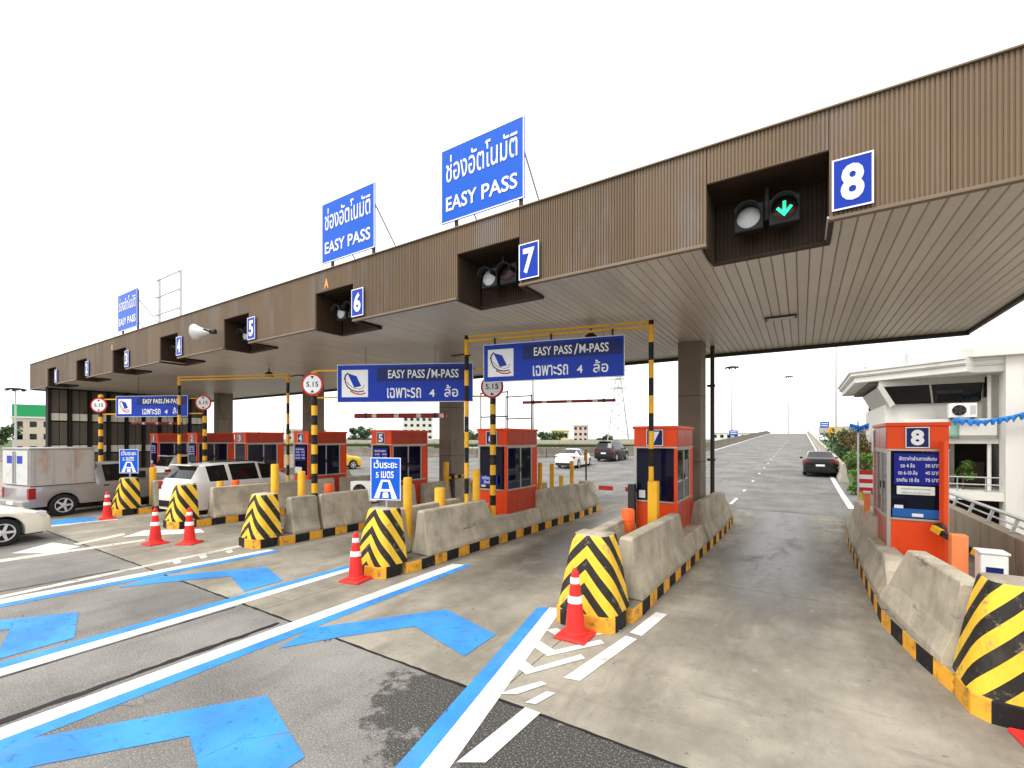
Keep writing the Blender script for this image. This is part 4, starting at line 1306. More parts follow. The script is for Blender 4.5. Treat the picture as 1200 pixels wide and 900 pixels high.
bollard(1.80, 8.45, 1.2, 0.085, 'square peach-orange post behind the slant-ended barrier at booth eight', True, 'peach')

def barrel(x, y, top, label, r=0.115):
    t = thing('plastic_drum', label, 'drum', (x, y, KZ), 0, 'orange plastic drums on the islands')
    h = top - KZ
    part(t, 'body', MB().lathe([(r, 0), (r, h * 0.3), (r * 0.93, h * 0.32), (r * 0.93, h * 0.62), (r, h * 0.64), (r, h - 0.03), (r * 0.8, h)], 20), 'barrel_orange', 40)
    part(t, 'band', MB().lathe([(r * 1.02, 0), (r * 1.02, 0.015)], 20, (0, 0, h * 0.8)), 'orange', 40)
barrel(-2.62, 8.0, 1.24, 'orange plastic drum left of the square yellow post at booth seven')
barrel(-10.77, 7.7, 1.28, 'orange plastic drum beside the round-sign pole at booth four')
barrel(-14.88, 7.31, 1.2, 'orange plastic drum on island four in front of the white car')

def cabinet(x, y, w, d, h, label, rz=0):
    t = thing('equipment_box', label, 'cabinet', (x, y, KZ), rz)
    part(t, 'body', MB().box(-w / 2, w / 2, -d / 2, d / 2, 0, h), 'white_paint', bevel=0.02)
    part(t, 'lid', MB().box(-w / 2 - 0.015, w / 2 + 0.015, -d / 2 - 0.015, d / 2 + 0.015, h + 0.001, h + 0.03), 'white_paint', bevel=0.008)
    part(t, 'name_label', MB().box(-0.08, 0.08, -d / 2 - 0.004, -d / 2 - 0.001, h * 0.68, h * 0.8), 'navy')
cabinet(-6.62, 8.95, 0.28, 0.25, 0.68, 'white equipment box in front of booth six')
cabinet(2.08, 8.3, 0.26, 0.24, 0.82, 'white equipment box behind the peach post at booth eight')

def ac_unit(loc, rz, label):
    t = thing('air_conditioner', label, 'air conditioner', loc, rz)
    part(t, 'case', MB().box(-0.4, 0.4, -0.14, 0.14, 0, 0.56), 'white_paint', bevel=0.015)
    ring = MB().lathe([(0.235, 0), (0.235, -0.012), (0.215, -0.014), (0.215, 0)], 24, (-0.11, -0.142, 0.28), axis='Y', cap=False)
    part(t, 'fan_grille', ring, 'white_paint', 40)
    fan = part(t, 'fan_opening', MB().lathe([(0.21, 0), (0.21, -0.004)], 24, (-0.11, -0.1425, 0.28), axis='Y'), 'black', 40)
    bl = MB()
    for k in range(5):
        an = 2 * math.pi * k / 5
        c_, s_ = math.cos(an), math.sin(an)
        bl.prism([(c_ * a - s_ * b, s_ * a + c_ * b) for a, b in ((0.03, -0.02), (0.19, -0.06), (0.2, 0.03), (0.03, 0.02))], 0, 0.003 + 0.0002 * k)
    part(fan, 'fan_blades', bl, 'dark_metal', loc=(-0.11, -0.148, 0.28), rot=(R(90), 0, 0))
    part(t, 'control_panel', MB().box(0.2, 0.36, -0.146, -0.141, 0.12, 0.46), 'lens_grey')
    for sx in (-0.3, 0.3):
        part(t, 'foot', MB().box(sx - 0.04, sx + 0.04, -0.16, 0.16, -0.05, -0.002), 'dark_metal')
ac_unit((-10.52, 8.72, 0.72), R(22), 'white air conditioner unit behind the barrier left of booth five')
t = thing('unit_stand', 'low block under the air conditioner on island five', 'block', (-10.52, 8.75, KZ), R(22))
part(t, 'block', MB().box(-0.38, 0.38, -0.1, 0.1, 0, 0.465), 'concrete', bevel=0.01)
part(t, 'pad', MB().box(-0.42, 0.42, -0.13, 0.13, -0.01, 0.06), 'island_top')

def gate(x, y, rz, zarm, L, label, mat, tilt=0.0, post='barrel_orange', ph=1.3, pw_=0.07):
    t = thing('barrier_gate', label, 'gate', (x, y, KZ), rz)
    part(t, 'post', MB().box(-pw_, pw_, -pw_, pw_, 0, ph), post, bevel=0.01)
    part(t, 'hub', MB().lathe([(0.08, -0.1), (0.08, -0.04)], 14, (0, 0, zarm - KZ), axis='Y'), 'dark_metal', 40)
    part(t, 'arm', MB().box(0.0, L, -0.035, 0.035, -0.045, 0.045), mat, bevel=0.005, loc=(-0.05, -0.14, zarm - KZ), rot=(0, tilt, 0))
gate(1.86, 9.50, R(-50), 1.12, 0.75, 'tall orange gate post with a yellow and black arm at booth eight', 'arm_band', R(22), 'orange', 2.26, 0.04)
gate(-2.98, 9.35, R(180), 1.42, 0.9, 'red and white barrier arm reaching left from booth seven', 'arm_red_white', 0, 'dark_metal', 1.35)
gate(-10.15, 12.1, R(0), 1.15, 0.8, 'dark stubby gate left of the column bollard behind booth five', 'arm_band', R(-10), 'dark_metal', 1.1)
t = thing('marker_post', 'thin dark post on the rounded block at the end of island six', 'post', (-6.5, 15.15, KZ))
part(t, 'post', MB().cyl((0, 0, 0.78), (0, 0, 1.9), 0.03, n=10), 'dark_metal', 40)
part(t, 'rounded_block', MB().lathe([(0.42, 0), (0.4, 0.15), (0.27, 0.75), (0.22, 0.8)], 20), 'concrete', 50)
part(t, 'reflector', MB().box(-0.06, 0.06, -0.045, -0.031, 1.5, 1.85), 'kerb_yellow')
# frame on the roof of booth six and pipe beside the near column
t = thing('roof_bracket', 'thin dark pipe frame on the roof of booth six', 'frame', (ISL[6], 9.5, KZ + 2.56))
for sx in (-0.42, 0.42):
    for yy in (0.1, 1.3):
        part(t, 'leg', MB().cyl((sx, yy, 0), (sx, yy, 0.95), 0.016, n=8), 'dark_metal')
for yy in (0.1, 1.3):
    for z in (0.3, 0.92):
        part(t, 'bar', MB().cyl((-0.42, yy, z), (0.42, yy, z), 0.016, n=8), 'dark_metal')
part(canopy, 'downpipe', MB().cyl((-2.02, 13.25 - Y0, KZ), (-2.02, 13.25 - Y0, ZS), 0.055, n=12), 'dark_metal', 40)
for z in (1.9, 3.9):
    part(canopy, 'pipe_clamp', MB().box(-2.15, -1.95, 13.2 - Y0, 13.3 - Y0, z, z + 0.06), 'dark_metal')

# traffic cones
def make_cone(loc, label, rz=0.0):
    t = thing('traffic_cone', label, 'traffic cone', loc, rz, 'red traffic cones')
    part(t, 'base', MB().loft([[(sx * a, sy * a, z) for sx, sy in ((-1, -1), (1, -1), (1, 1), (-1, 1))] for a, z in ((0.2, 0.0), (0.21, 0.012), (0.2, 0.035), (0.16, 0.05))]), 'cone_red', bevel=0.01)
    part(t, 'body', MB().lathe([(0.155, 0.05), (0.15, 0.075), (0.125, 0.09), (0.105, 0.30), (0.066, 0.62), (0.05, 0.78), (0.044, 0.82), (0.02, 0.86)], 24), 'cone_red', 40)
    part(t, 'collar', MB().lathe([(0.0925, 0.435), (0.0965, 0.44), (0.087, 0.52), (0.082, 0.525)], 24), 'reflective_white', 40)
    part(t, 'collar', MB().lathe([(0.0625, 0.675), (0.0655, 0.68), (0.058, 0.75), (0.054, 0.755)], 24), 'reflective_white', 40)
    return t
c0 = make_cone((-2.41, 5.27, 0.0), 'red cone in front of the striped nose of booth seven')
copy_thing(c0, (-6.62, 5.27, 0), R(12), 'red cone at the striped nose below the near distance sign')
copy_thing(c0, (-12.3, 5.0, 0), R(30), 'right one of the two red cones standing close together')
copy_thing(c0, (-12.95, 4.55, 0), R(5), 'left one of the two red cones standing close together')
copy_thing(c0, (-18.2, 5.15, 0), R(-14), 'red cone beside the rear wheel of the silver pickup')
copy_thing(c0, (1.72, 5.38, 0), R(8), 'red cone cut by the right picture edge at booth eight nose')

# ------------------------------------------------------------------ side wall under the left end of the canopy
t = thing('precast_wall', 'dark panelled precast wall under the left end of the canopy', 'wall', (-31.0, 6.5, 0))
part(t, 'backing', MB().box(-0.3, -0.09, 0, 6.95, 0, ZS - 0.01), 'wall_dark')
pm = {}
for kind, h, mt in (('tall', 1.12, 'wall_panel'), ('square', 0.36, 'wall_light')):
    pm[kind] = MB().box(-0.08, 0.0, 0, 0.27, 0, h).mesh(kind + '_panel', mt)
groove = MB().box(-0.02, 0.006, 0.06, 0.21, 0.08, 1.04).mesh('panel_inset', 'wall_dark')
pil = MB().box(-0.089, 0.09, 0, 0.1, 0, ZS - 0.02).mesh('pilaster', 'wall_dark')
for b in range(9):
    y = 0.1 + b * 0.76
    link('pilaster', pil, t, (0, y - 0.1, 0))
    for c_ in range(2):
        yy = y + 0.04 + c_ * 0.3
        for r_ in range(3):
            link('tall_panel', pm['tall'], t, (0, yy, 0.6 + r_ * 1.6))
            link('square_panel', pm['square'], t, (0.002, yy, 0.2 + r_ * 1.6))
link('pilaster', pil, t, (0, 0.1 + 9 * 0.76 - 0.1, 0))

# ------------------------------------------------------------------ vehicles
def lerp_st(st, y):
    for a, b in zip(st, st[1:]):
        if a[0] >= y >= b[0]:
            f = (a[0] - y) / (a[0] - b[0]) if a[0] != b[0] else 0
            return tuple(p + (q - p) * f for p, q in zip(a, b))
    return st[-1]
def wheel_meshes(r, w=0.2, spokes=5):
    prof = [(r * 0.62, -w / 2), (r * 0.92, -w / 2), (r * 0.985, -w * 0.38), (r, -w * 0.25), (r, w * 0.25), (r * 0.985, w * 0.38), (r * 0.92, w / 2), (r * 0.62, w / 2), (r * 0.62, -w / 2)]
    ty = MB().lathe(prof, 32, axis='X', cap=False).mesh('tyre', 'tyre', 40)
    rm = MB()
    rm.lathe([(r * 0.66, w * 0.42), (r * 0.66, w * 0.52), (r * 0.6, w * 0.53), (r * 0.58, w * 0.35)], 32, axis='X', cap=False)
    rm.lathe([(r * 0.16, w * 0.3), (r * 0.16, w * 0.5), (r * 0.1, w * 0.53)], 16, axis='X')
    for k in range(spokes):
        an = 2 * math.pi * k / spokes
        c_, s_ = math.cos(an), math.sin(an)
        vs_ = []
        for rr, hw_ in ((r * 0.1, r * 0.1), (r * 0.6, r * 0.075)):
            for sg in (-1, 1):
                for xx in (w * 0.36, w * 0.49):
                    vs_.append((xx, c_ * rr - s_ * sg * hw_, s_ * rr + c_ * sg * hw_))
        rm.add(vs_, [(0, 1, 3, 2), (4, 6, 7, 5), (0, 4, 5, 1), (2, 3, 7, 6), (1, 5, 7, 3), (0, 2, 6, 4)])
    rim = rm.mesh('rim', 'rim_silver', 40)
    hub = MB().lathe([(r * 0.6, 0), (r * 0.6, w * 0.3)], 24, axis='X').mesh('wheel_disc', 'black')
    return ty, rim, hub
def vehicle(name, label, cat, loc, rz, paint_mat, st, axles, r, side_glass, top_glass, extras=(), arch=0.06, gc=0.22, spokes=5, group='vehicles at the toll plaza'):
    """st: stations front to back (y, belt z, top z, half width, top half width)"""
    t = thing(name, label, cat, loc, rz, group)
    ysn = set(s_[0] for s_ in st)
    for ay in axles:
        for f in (-1, -0.96, -0.86, -0.68, -0.42, -0.14, 0.14, 0.42, 0.68, 0.86, 0.96, 1):
            ysn.add(ay + f * (r + arch))
    for g in list(side_glass) + list(top_glass):
        ysn.add(g[0])
        ysn.add(g[1])
    ymax, ymin = st[0][0], st[-1][0]
    ysl = sorted([y for y in ysn if ymin <= y <= ymax], reverse=True)
    clean = []
    for y in ysl:
        if not clean or clean[-1] - y > 0.008:
            clean.append(y)
    rings = []
    for y in clean:
        _, zb, zt, hw, hr = lerp_st(st, y)
        zbot = gc
        for ay in axles:
            dy = abs(y - ay)
            if dy < r + arch:
                zbot = max(zbot, r + math.sqrt(max(0, (r + arch) ** 2 - dy * dy)))
        zbot = min(zbot, zb - 0.06)
        rise = zt - zb
        rt = [(hw - 0.24, zbot), (hw * 0.965, zbot), (hw * 0.992, zbot + 0.3 * (zb - zbot)), (hw, zbot + 0.72 * (zb - zbot)), (hw * 0.968, zb),
              (hr, zb + rise * 0.90), (hr * 0.80, zb + rise * 0.985), (0, zt)]
        rings.append([(x, y, z) for x, z in rt] + [(-x, y, z) for x, z in rt[-2::-1]])
    n_ = len(rings[0])
    body, gl = MB(), MB()
    vsall = [p_ for rg in rings for p_ in rg]
    fb, fg = [], []
    for k in range(len(rings) - 1):
        ym = (clean[k] + clean[k + 1]) / 2
        for i in range(n_ - 1):
            f = (k * n_ + i, k * n_ + i + 1, (k + 1) * n_ + i + 1, (k + 1) * n_ + i)
            is_side = i in (4, n_ - 6)
            is_top = i in (5, 6, n_ - 7, n_ - 8)
            g = (is_side and any(a > ym > b for a, b in side_glass)) or (is_top and any(a > ym > b for a, b in top_glass))
            (fg if g else fb).append(f)
    fb.append(tuple(range(n_)))
    fb.append(tuple(range((len(rings) - 1) * n_, len(rings) * n_))[::-1])
    body.add(vsall, fb)
    part(t, 'body', body, paint_mat, 38)
    gl.add(vsall, fg)
    gm = gl.mesh('windows', 'car_glass', 30)
    bm = bmesh.new()
    bm.from_mesh(gm)
    bmesh.ops.delete(bm, geom=[v_ for v_ in bm.verts if not v_.link_faces], context='VERTS')
    bm.to_mesh(gm)
    bm.free()
    link('windows', gm, t)
    hw = max(s_[3] for s_ in st)
    part(t, 'underbody', MB().box(-hw + 0.26, hw - 0.26, ymin + 0.15, ymax - 0.15, 0.17, 0.55), 'black')
    ty, rim, hub = wheel_meshes(r, 0.2, spokes)
    for ay in axles:
        for sx in (1, -1):
            w_ = link('wheel', ty, t, (sx * (hw - 0.115), ay, r), (0, 0, 0 if sx > 0 else math.pi))
            link('rim', rim, w_)
            link('wheel_disc', hub, w_)
    for e in extras:
        nm, mt, bx = e[0], e[1], e[2:]
        for sx in ((1, -1) if bx[0] is True else (1,)):
            x0, x1, y0_, y1_, z0, z1 = bx[1:7] if bx[0] in (True, False) else bx[:6]
            xa, xb = sorted((sx * x0, sx * x1))
            part(t, nm, MB().box(xa, xb, y0_, y1_, z0, z1), mt, bevel=min(0.015, abs(x1 - x0) * 0.3, abs(y1_ - y0_) * 0.3, abs(z1 - z0) * 0.3))
    return t

def sedan(label, loc, paint_mat, rz=0.0):
    st = [(2.28, 0.52, 0.54, 0.62, 0.5), (2.2, 0.60, 0.64, 0.74, 0.62), (2.0, 0.68, 0.74, 0.82, 0.70), (1.6, 0.76, 0.86, 0.865, 0.73), (1.0, 0.86, 0.97, 0.875, 0.72),
          (0.85, 0.88, 1.0, 0.875, 0.71), (0.35, 0.91, 1.30, 0.875, 0.60), (0.05, 0.92, 1.43, 0.875, 0.57), (-0.5, 0.93, 1.47, 0.875, 0.57), (-1.0, 0.94, 1.42, 0.875, 0.56), (-1.5, 0.96, 1.18, 0.87, 0.60), (-1.72, 0.97, 1.08, 0.865, 0.66),
          (-2.1, 0.96, 1.07, 0.84, 0.66), (-2.25, 0.88, 1.0, 0.78, 0.62), (-2.32, 0.7, 0.76, 0.72, 0.6)]
    return vehicle('sedan', label, 'car', loc, rz, paint_mat, st, (1.38, -1.32), 0.315, ((0.45, -0.42), (-0.5, -1.15)), ((0.85, 0.05), (-1.0, -1.66)),
                   (('headlight', 'headlight', True, 0.50, 0.80, 1.93, 2.14, 0.60, 0.72), ('tail_light', 'taillight', True, 0.45, 0.84, -2.285, -2.1, 0.74, 0.92), ('mirror', paint_mat, True, 0.86, 1.02, 0.55, 0.70, 0.93, 1.05),
                    ('number_plate', 'letter_white', False, -0.22, 0.22, -2.325, -2.3, 0.58, 0.7), ('rear_bumper', 'black', False, -0.7, 0.7, -2.35, -2.2, 0.24, 0.4), ('front_grille', 'black', False, -0.45, 0.45, 2.26, 2.295, 0.3, 0.46),
                    ('door_handle', paint_mat, True, 0.86, 0.89, -0.35, -0.2, 0.78, 0.81), ('door_handle', paint_mat, True, 0.86, 0.89, -1.2, -1.05, 0.8, 0.83)))
def wagon(name, label, loc, paint_mat, H=1.72, rz=0.0, L=4.7, W=0.92, dark_rear=True):
    f = L / 2
    st = [(f, 0.62, 0.66, W * 0.74, W * 0.6), (f - 0.12, 0.82, 0.88, W * 0.9, W * 0.76), (f - 0.5, 0.95, 1.05, W * 0.97, W * 0.82), (f - 1.15, 1.04, 1.13, W, W * 0.82), (f - 1.25, 1.05, 1.16, W, W * 0.8),
          (f - 1.95, 1.08, H - 0.06, W, W * 0.70), (f - 2.4, 1.09, H, W, W * 0.69), (0.0 - 0.9, 1.1, H, W, W * 0.69), (-f + 0.55, 1.11, H - 0.05, W * 0.99, W * 0.68), (-f + 0.38, 1.11, H - 0.09, W * 0.985, W * 0.68), (-f + 0.12, 1.1, 1.2, W * 0.97, W * 0.80), (-f + 0.02, 0.9, 0.95, W * 0.95, W * 0.8), (-f, 0.5, 0.55, W * 0.9, W * 0.8)]
    return vehicle(name, label, 'car', loc, rz, paint_mat, st, (f - 0.92, -f + 1.0), 0.36, ((f - 1.75, 0.05), (-0.05, -f + 1.35), (-f + 1.22, -f + 0.62)), ((f - 1.25, f - 2.0), (-f + 0.40, -f + 0.13)),
                   (('headlight', 'headlight', True, W * 0.5, W * 0.88, f - 0.3, f - 0.12, 0.72, 0.86), ('tail_light', 'taillight', True, W * 0.78, W * 0.96, -f - 0.005, -f + 0.2, 0.86, 1.1), ('mirror', paint_mat, True, W - 0.01, W + 0.17, f - 1.9, f - 1.72, 1.06, 1.22),
                    ('number_plate', 'letter_white', False, -0.24, 0.24, -f - 0.012, -f + 0.02, 0.66, 0.78), ('rear_bumper', 'black', False, -W * 0.86, W * 0.86, -f - 0.03, -f + 0.1, 0.3, 0.5), ('roof_rail', 'dark_metal', True, W * 0.58, W * 0.62, -f + 0.8, f - 2.2, H + 0.0, H + 0.035),
                    ('spoiler', paint_mat, False, -W * 0.62, W * 0.62, -f + 0.2, -f + 0.46, H - 0.08, H - 0.04), ('wheel_trim', 'black', True, W - 0.005, W + 0.008, -0.9, 1.0, 0.24, 0.34), ('door_handle', paint_mat, True, W - 0.01, W + 0.015, -0.1, 0.05, 0.95, 0.985), ('door_handle', paint_mat, True, W - 0.01, W + 0.015, -1.05, -0.9, 0.96, 0.995)))
sedan('cream-white sedan cut by the left edge behind the cones', (-16.3, 1.08, 0), 'car_cream', R(6))
wagon('suv', 'white sport utility car waiting between islands three and four', (-17.15, 8.75, 0), 'car_white', 1.70, R(6))
wagon('suv', 'white car far behind the silver pickup near booth one', (-25.2, 11.3, 0), 'car_white', 1.75)
sedan('white sedan driving away left of booth seven', (-15.4, 33.6, zr(33)), 'car_white', R(4))
wagon('minivan', 'dark minivan driving away beside the white sedan on the road', (-15.0, 41.2, zr(41)), 'car_maroon', 1.85)
sedan('black sedan driving up the road at right', (0.95, 34.5, zr(34.5)), 'car_black')
wagon('delivery_van', 'small yellow van seen between booths four and five', (-31.4, 22.6, 0.02), 'car_yellow', 1.9, R(-6))

# pickup with aluminium cargo box
px_, py_ = -21.2, 6.0
W = 0.88
st = [(2.4, 0.7, 0.74, 0.66, 0.5), (2.3, 0.86, 0.92, 0.8, 0.66), (1.9, 0.95, 1.05, 0.86, 0.72), (1.2, 1.0, 1.12, W, 0.74), (1.1, 1.0, 1.15, W, 0.72), (0.45, 1.02, 1.62, W, 0.62), (0.2, 1.03, 1.68, W, 0.6), (-0.55, 1.03, 1.66, W, 0.6), (-0.68, 1.03, 1.4, W, 0.62), (-0.72, 1.0, 1.03, W, 0.8), (-2.34, 0.99, 1.02, W, 0.82), (-2.38, 0.9, 0.95, W * 0.98, 0.8)]
pk = vehicle('pickup_truck', 'silver pickup truck with a dirty aluminium cargo box', 'truck', (px_, py_, 0), R(9), 'car_silver', st, (1.5, -1.55), 0.35, ((0.55, -0.45),), ((1.1, 0.42),),
             (('tail_light', 'taillight', True, W * 0.86, W * 1.004, -2.395, -2.22, 0.62, 0.96), ('headlight', 'headlight', True, 0.5, 0.78, 2.1, 2.32, 0.74, 0.88), ('mirror', 'black', True, W, W + 0.2, 0.5, 0.66, 1.08, 1.32),
              ('rear_bumper', 'galvanised', False, -0.8, 0.8, -2.5, -2.36, 0.42, 0.56), ('number_plate', 'letter_white', False, -0.2, 0.2, -2.512, -2.5, 0.44, 0.54), ('door_handle', 'black', True, W - 0.01, W + 0.015, -0.5, -0.35, 0.88, 0.92), ('side_step', 'dark_metal', True, W - 0.1, W + 0.02, -0.6, 1.0, 0.3, 0.34)), gc=0.36)
bx = part(pk, 'cargo_box', MB().box(-0.84, 0.84, -2.36, -0.74, 1.03, 2.16), 'box_alu', bevel=0.02)
part(bx, 'roof_lip', MB().box(-0.87, 0.87, -2.39, -0.72, 2.162, 2.21), 'galvanised', bevel=0.008)
for sx in (-1, 1):
    xa, xb = sorted((sx * 0.02, sx * 0.80))
    part(bx, 'rear_door', MB().box(xa, xb, -2.395, -2.365, 1.06, 2.12), 'box_door', bevel=0.006)
    xa, xb = sorted((sx * 0.16, sx * 0.5))
    part(bx, 'blue_sticker', MB().box(xa, xb, -2.40, -2.396, 1.72, 1.96), 'sign_blue')
    xa, xb = sorted((sx * 0.05, sx * 0.085))
    part(bx, 'lock_rod', MB().box(xa, xb, -2.425, -2.398, 1.1, 2.1), 'galvanised')
for y in (-2.3, -1.86, -1.34, -0.82):
    part(bx, 'side_rib', MB().box(0.842, 0.862, y, y + 0.05, 1.05, 2.14), 'galvanised', bevel=0.004)
part(bx, 'lower_rail', MB().box(0.842, 0.872, -2.36, -0.74, 1.03, 1.07), 'galvanised')

# ------------------------------------------------------------------ right side: retaining wall, railing, control building
t = thing('retaining_wall', 'low beige concrete wall right of booth eight', 'wall', (3.1, 4.0, 0))
for i in range(10):
    part(t, 'wall_section', MB().box(0, 0.22, i * 1.8 + 0.006, i * 1.8 + 1.794, -1.6, 0.8), 'retaining_wall', bevel=0.012)
t = thing('railing', 'slanted galvanised railing on top of the beige wall', 'railing', (3.2, 4.0, 0.8))
part(t, 'top_rail', MB().cyl((0.10, 0, 0.27), (0.10, 18, 0.27), 0.035, n=12), 'galvanised', 40)
part(t, 'lower_rail', MB().cyl((0.13, 0, 0.10), (0.13, 18, 0.10), 0.02, n=10), 'galvanised', 40)
for i in range(15):
    y = 0.3 + i * 1.25
    part(t, 'post', MB().box(-0.02, 0.05, y - 0.03, y + 0.03, 0.003, 0.02).add([(0.0, y - 0.025, 0.02), (0.05, y - 0.025, 0.02), (0.13, y - 0.025, 0.27), (0.08, y - 0.025, 0.27), (0.0, y + 0.025, 0.02), (0.05, y + 0.025, 0.02), (0.13, y + 0.025, 0.27), (0.08, y + 0.025, 0.27)],
         [(0, 1, 2, 3), (4, 7, 6, 5), (0, 4, 5, 1), (1, 5, 6, 2), (2, 6, 7, 3), (3, 7, 4, 0)]), 'galvanised')
simple('yard', (0.22, 0.2, 0.17), 0.9, var=0.2)
struct('building_yard', MB().box(3.34, 30, -10, 30, -1.65, -1.3), 'yard')

bd = thing('control_building', 'white control building with a jutting roof and dark windows behind booth eight', 'building', (3.1, 25.5, 0))
def bp(name, x0, x1, y0, y1, z0, z1, mt='building_white', bevel=0.0, par=None):
    return part(par or bd, name, MB().box(x0 - 3.1, x1 - 3.1, y0 - 25.5, y1 - 25.5, z0, z1), mt, bevel=bevel)
bp('wall', 3.15, 6.2, 25.8, 33, 2.3, 4.0)
bp('wall', 3.15, 3.45, 25.5, 33, -1.4, 2.29)
bp('wall', 6.2, 16, 26.2, 33, 2.31, 5.9)
bp('wall', 7.1, 16, 26.2, 33, -1.4, 2.3)
bp('lintel', 2.9, 6.2, 25.5, 25.9, 4.76, 5.1)
bp('ceiling', 2.6, 6.2, 25.9, 33, 4.9, 5.1, 'interior_mid')
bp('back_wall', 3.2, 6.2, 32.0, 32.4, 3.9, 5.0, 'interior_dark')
# slanted glazed bay
def quad(name, pts, mt, th=0.03, par=None):
    mb = MB()
    pts = [(x - 3.1, y - 25.5, z) for x, y, z in pts]
    mb.add(pts + [(x, y + th, z) for x, y, z in pts], [(0, 1, 2, 3), (7, 6, 5, 4), (0, 4, 5, 1), (1, 5, 6, 2), (2, 6, 7, 3), (3, 7, 4, 0)])
    return part(par or bd, name, mb, mt)
w1 = quad('window', [(3.42, 25.55, 4.02), (4.62, 25.55, 4.02), (4.5, 25.3, 4.75), (2.98, 25.3, 4.75)], 'window_dark')
w2 = quad('window', [(4.68, 25.55, 4.02), (6.1, 25.55, 4.02), (6.1, 25.3, 4.75), (4.56, 25.3, 4.75)], 'window_dark')
quad('mullion', [(4.62, 25.52, 4.0), (4.68, 25.52, 4.0), (4.56, 25.27, 4.76), (4.5, 25.27, 4.76)], 'aluminium', 0.06)
quad('bay_strut', [(3.28, 25.5, 3.85), (3.44, 25.5, 3.98), (3.0, 25.25, 4.78), (2.8, 25.25, 4.78)], 'building_white', 0.12)
quad('bay_side', [(3.3, 25.62, 3.9), (3.4, 25.62, 4.0), (2.98, 25.4, 4.76), (2.85, 25.4, 4.76)], 'aluminium', 6.0)
# projecting balconies, column, drain pipe
bp('balcony_front', 3.6, 6.35, 24.7, 24.85, 2.62, 3.28, bevel=0.01)
bp('balcony_floor', 3.6, 6.35, 24.86, 25.79, 2.5, 2.65)
bp('lower_beam', 3.46, 6.44, 24.9, 25.4, 2.30, 2.48)
bp('terrace_floor', 3.46, 7.4, 24.4, 30, 0.12, 0.42)
bp('room_back', 3.5, 7.09, 28.2, 28.4, 0.43, 2.29, 'interior_dark')
bp('room_panel', 3.6, 4.0, 27.6, 27.7, 0.43, 2.28, 'building_cream')
bp('room_panel', 5.6, 5.75, 27.6, 28.1, 0.43, 2.28, 'building_white')
bp('cupboard', 5.9, 6.6, 27.2, 27.8, 0.43, 1.5, 'pot_dark')
bp('cupboard', 4.9, 5.5, 27.4, 27.9, 0.43, 1.2, 'interior_mid')
bp('door', 4.15, 4.75, 28.1, 28.19, 0.43, 2.1, 'interior_mid')
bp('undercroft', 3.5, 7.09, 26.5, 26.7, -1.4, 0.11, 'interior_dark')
bp('column', 6.45, 7.05, 24.2, 24.9, -1.4, 5.85, bevel=0.015)
bp('drain_pipe', 6.15, 6.27, 24.95, 25.07, 0.42, 5.3, 'building_white', 0.05)
bp('side_window', 6.33, 6.44, 26.1, 26.19, 4.2, 5.3, 'window_dark')
bp('side_block', 7.55, 14, 22.6, 26.1, -1.4, 4.3, 'building_cream', 0.01)
for z in (0.72, 1.0):
    part(bd, 'terrace_rail', MB().cyl((0.4, -0.95, z), (3.3, -0.95, z), 0.025, n=8), 'galvanised')
for x in (0.5, 1.3, 2.1, 2.9):
    part(bd, 'rail_post', MB().cyl((x, -0.95, 0.42), (x, -0.95, 1.0), 0.02, n=8), 'galvanised')
# roof: stepped fascia following an angled eave
eave = [(1.86, 25.9), (5.2, 23.6), (5.6, 24.25), (16, 24.4), (16, 34), (1.86, 34)]
def off(P, d):
    cx_ = sum(p_[0] for p_ in P) / len(P)
    cy_ = sum(p_[1] for p_ in P) / len(P)
    return [(x - 3.1 + (x - cx_) * d, y - 25.5 + (y - cy_) * d) for x, y in P]
rf = part(bd, 'roof', MB().prism(off(eave, -0.035), 5.04, 5.30), 'building_white', bevel=0.02)
part(rf, 'roof_edge', MB().prism(off(eave, -0.022), 5.302, 5.35), 'building_white')
part(rf, 'roof_edge', MB().prism(off(eave, -0.012), 5.352, 5.5), 'building_white', bevel=0.01)
part(rf, 'roof_edge', MB().prism(off(eave, 0.0), 5.503, 5.6), 'building_white', bevel=0.01)
up = [(5.4, 24.0), (5.75, 24.4), (16.2, 24.2), (16.2, 34.2), (5.4, 34.2)]
part(rf, 'upper_roof', MB().prism(off([(5.15, 23.7), (5.5, 23.95), (16.3, 24.1), (16.3, 34), (5.15, 34)], 0.0), 5.603, 5.95), 'building_white', bevel=0.015)
for x, y, h in ((4.2, 28, 0.9), (2.6, 27.5, 0.35)):
    part(rf, 'vent_pipe', MB().cyl((x - 3.1, y - 25.5, 5.6), (x - 3.1, y - 25.5, 5.6 + h), 0.08, n=10), 'galvanised', 40)
ac_unit((5.35, 24.62, 3.33), 0, 'white air conditioner unit on the balcony of the control building')
# blue cloth bunting
def bunting(pts, label):
    o = MB()
    rings = []
    n_ = 40
    for i in range(n_):
        f = i / (n_ - 1) * (len(pts) - 1)
        a = int(min(f, len(pts) - 2))
        q = f - a
        p_ = [pts[a][j] + (pts[a + 1][j] - pts[a][j]) * q for j in range(3)]
        h = 0.10 + 0.05 * math.sin(i * 1.9) + random.uniform(0, 0.04)
        b = 0.05 * math.sin(i * 2.3)
        rings.append([(p_[0], p_[1] + b, p_[2]), (p_[0], p_[1] - 0.05 + b, p_[2] - h * 0.6), (p_[0], p_[1] + 0.02 + b, p_[2] - h * 1.7), (p_[0], p_[1] + 0.08 + b, p_[2] - h * 0.5)])
    o.loft(rings)
    ob = link('cloth_bunting', o.mesh('cloth_bunting', 'tarp_blue', 60))
    tag(ob, label, 'bunting')
bunting([(5.0, 24.15, 3.3), (5.8, 23.95, 3.2), (6.5, 23.85, 3.35), (7.25, 23.8, 3.62)], 'blue gathered cloth bunting strung across the control building')
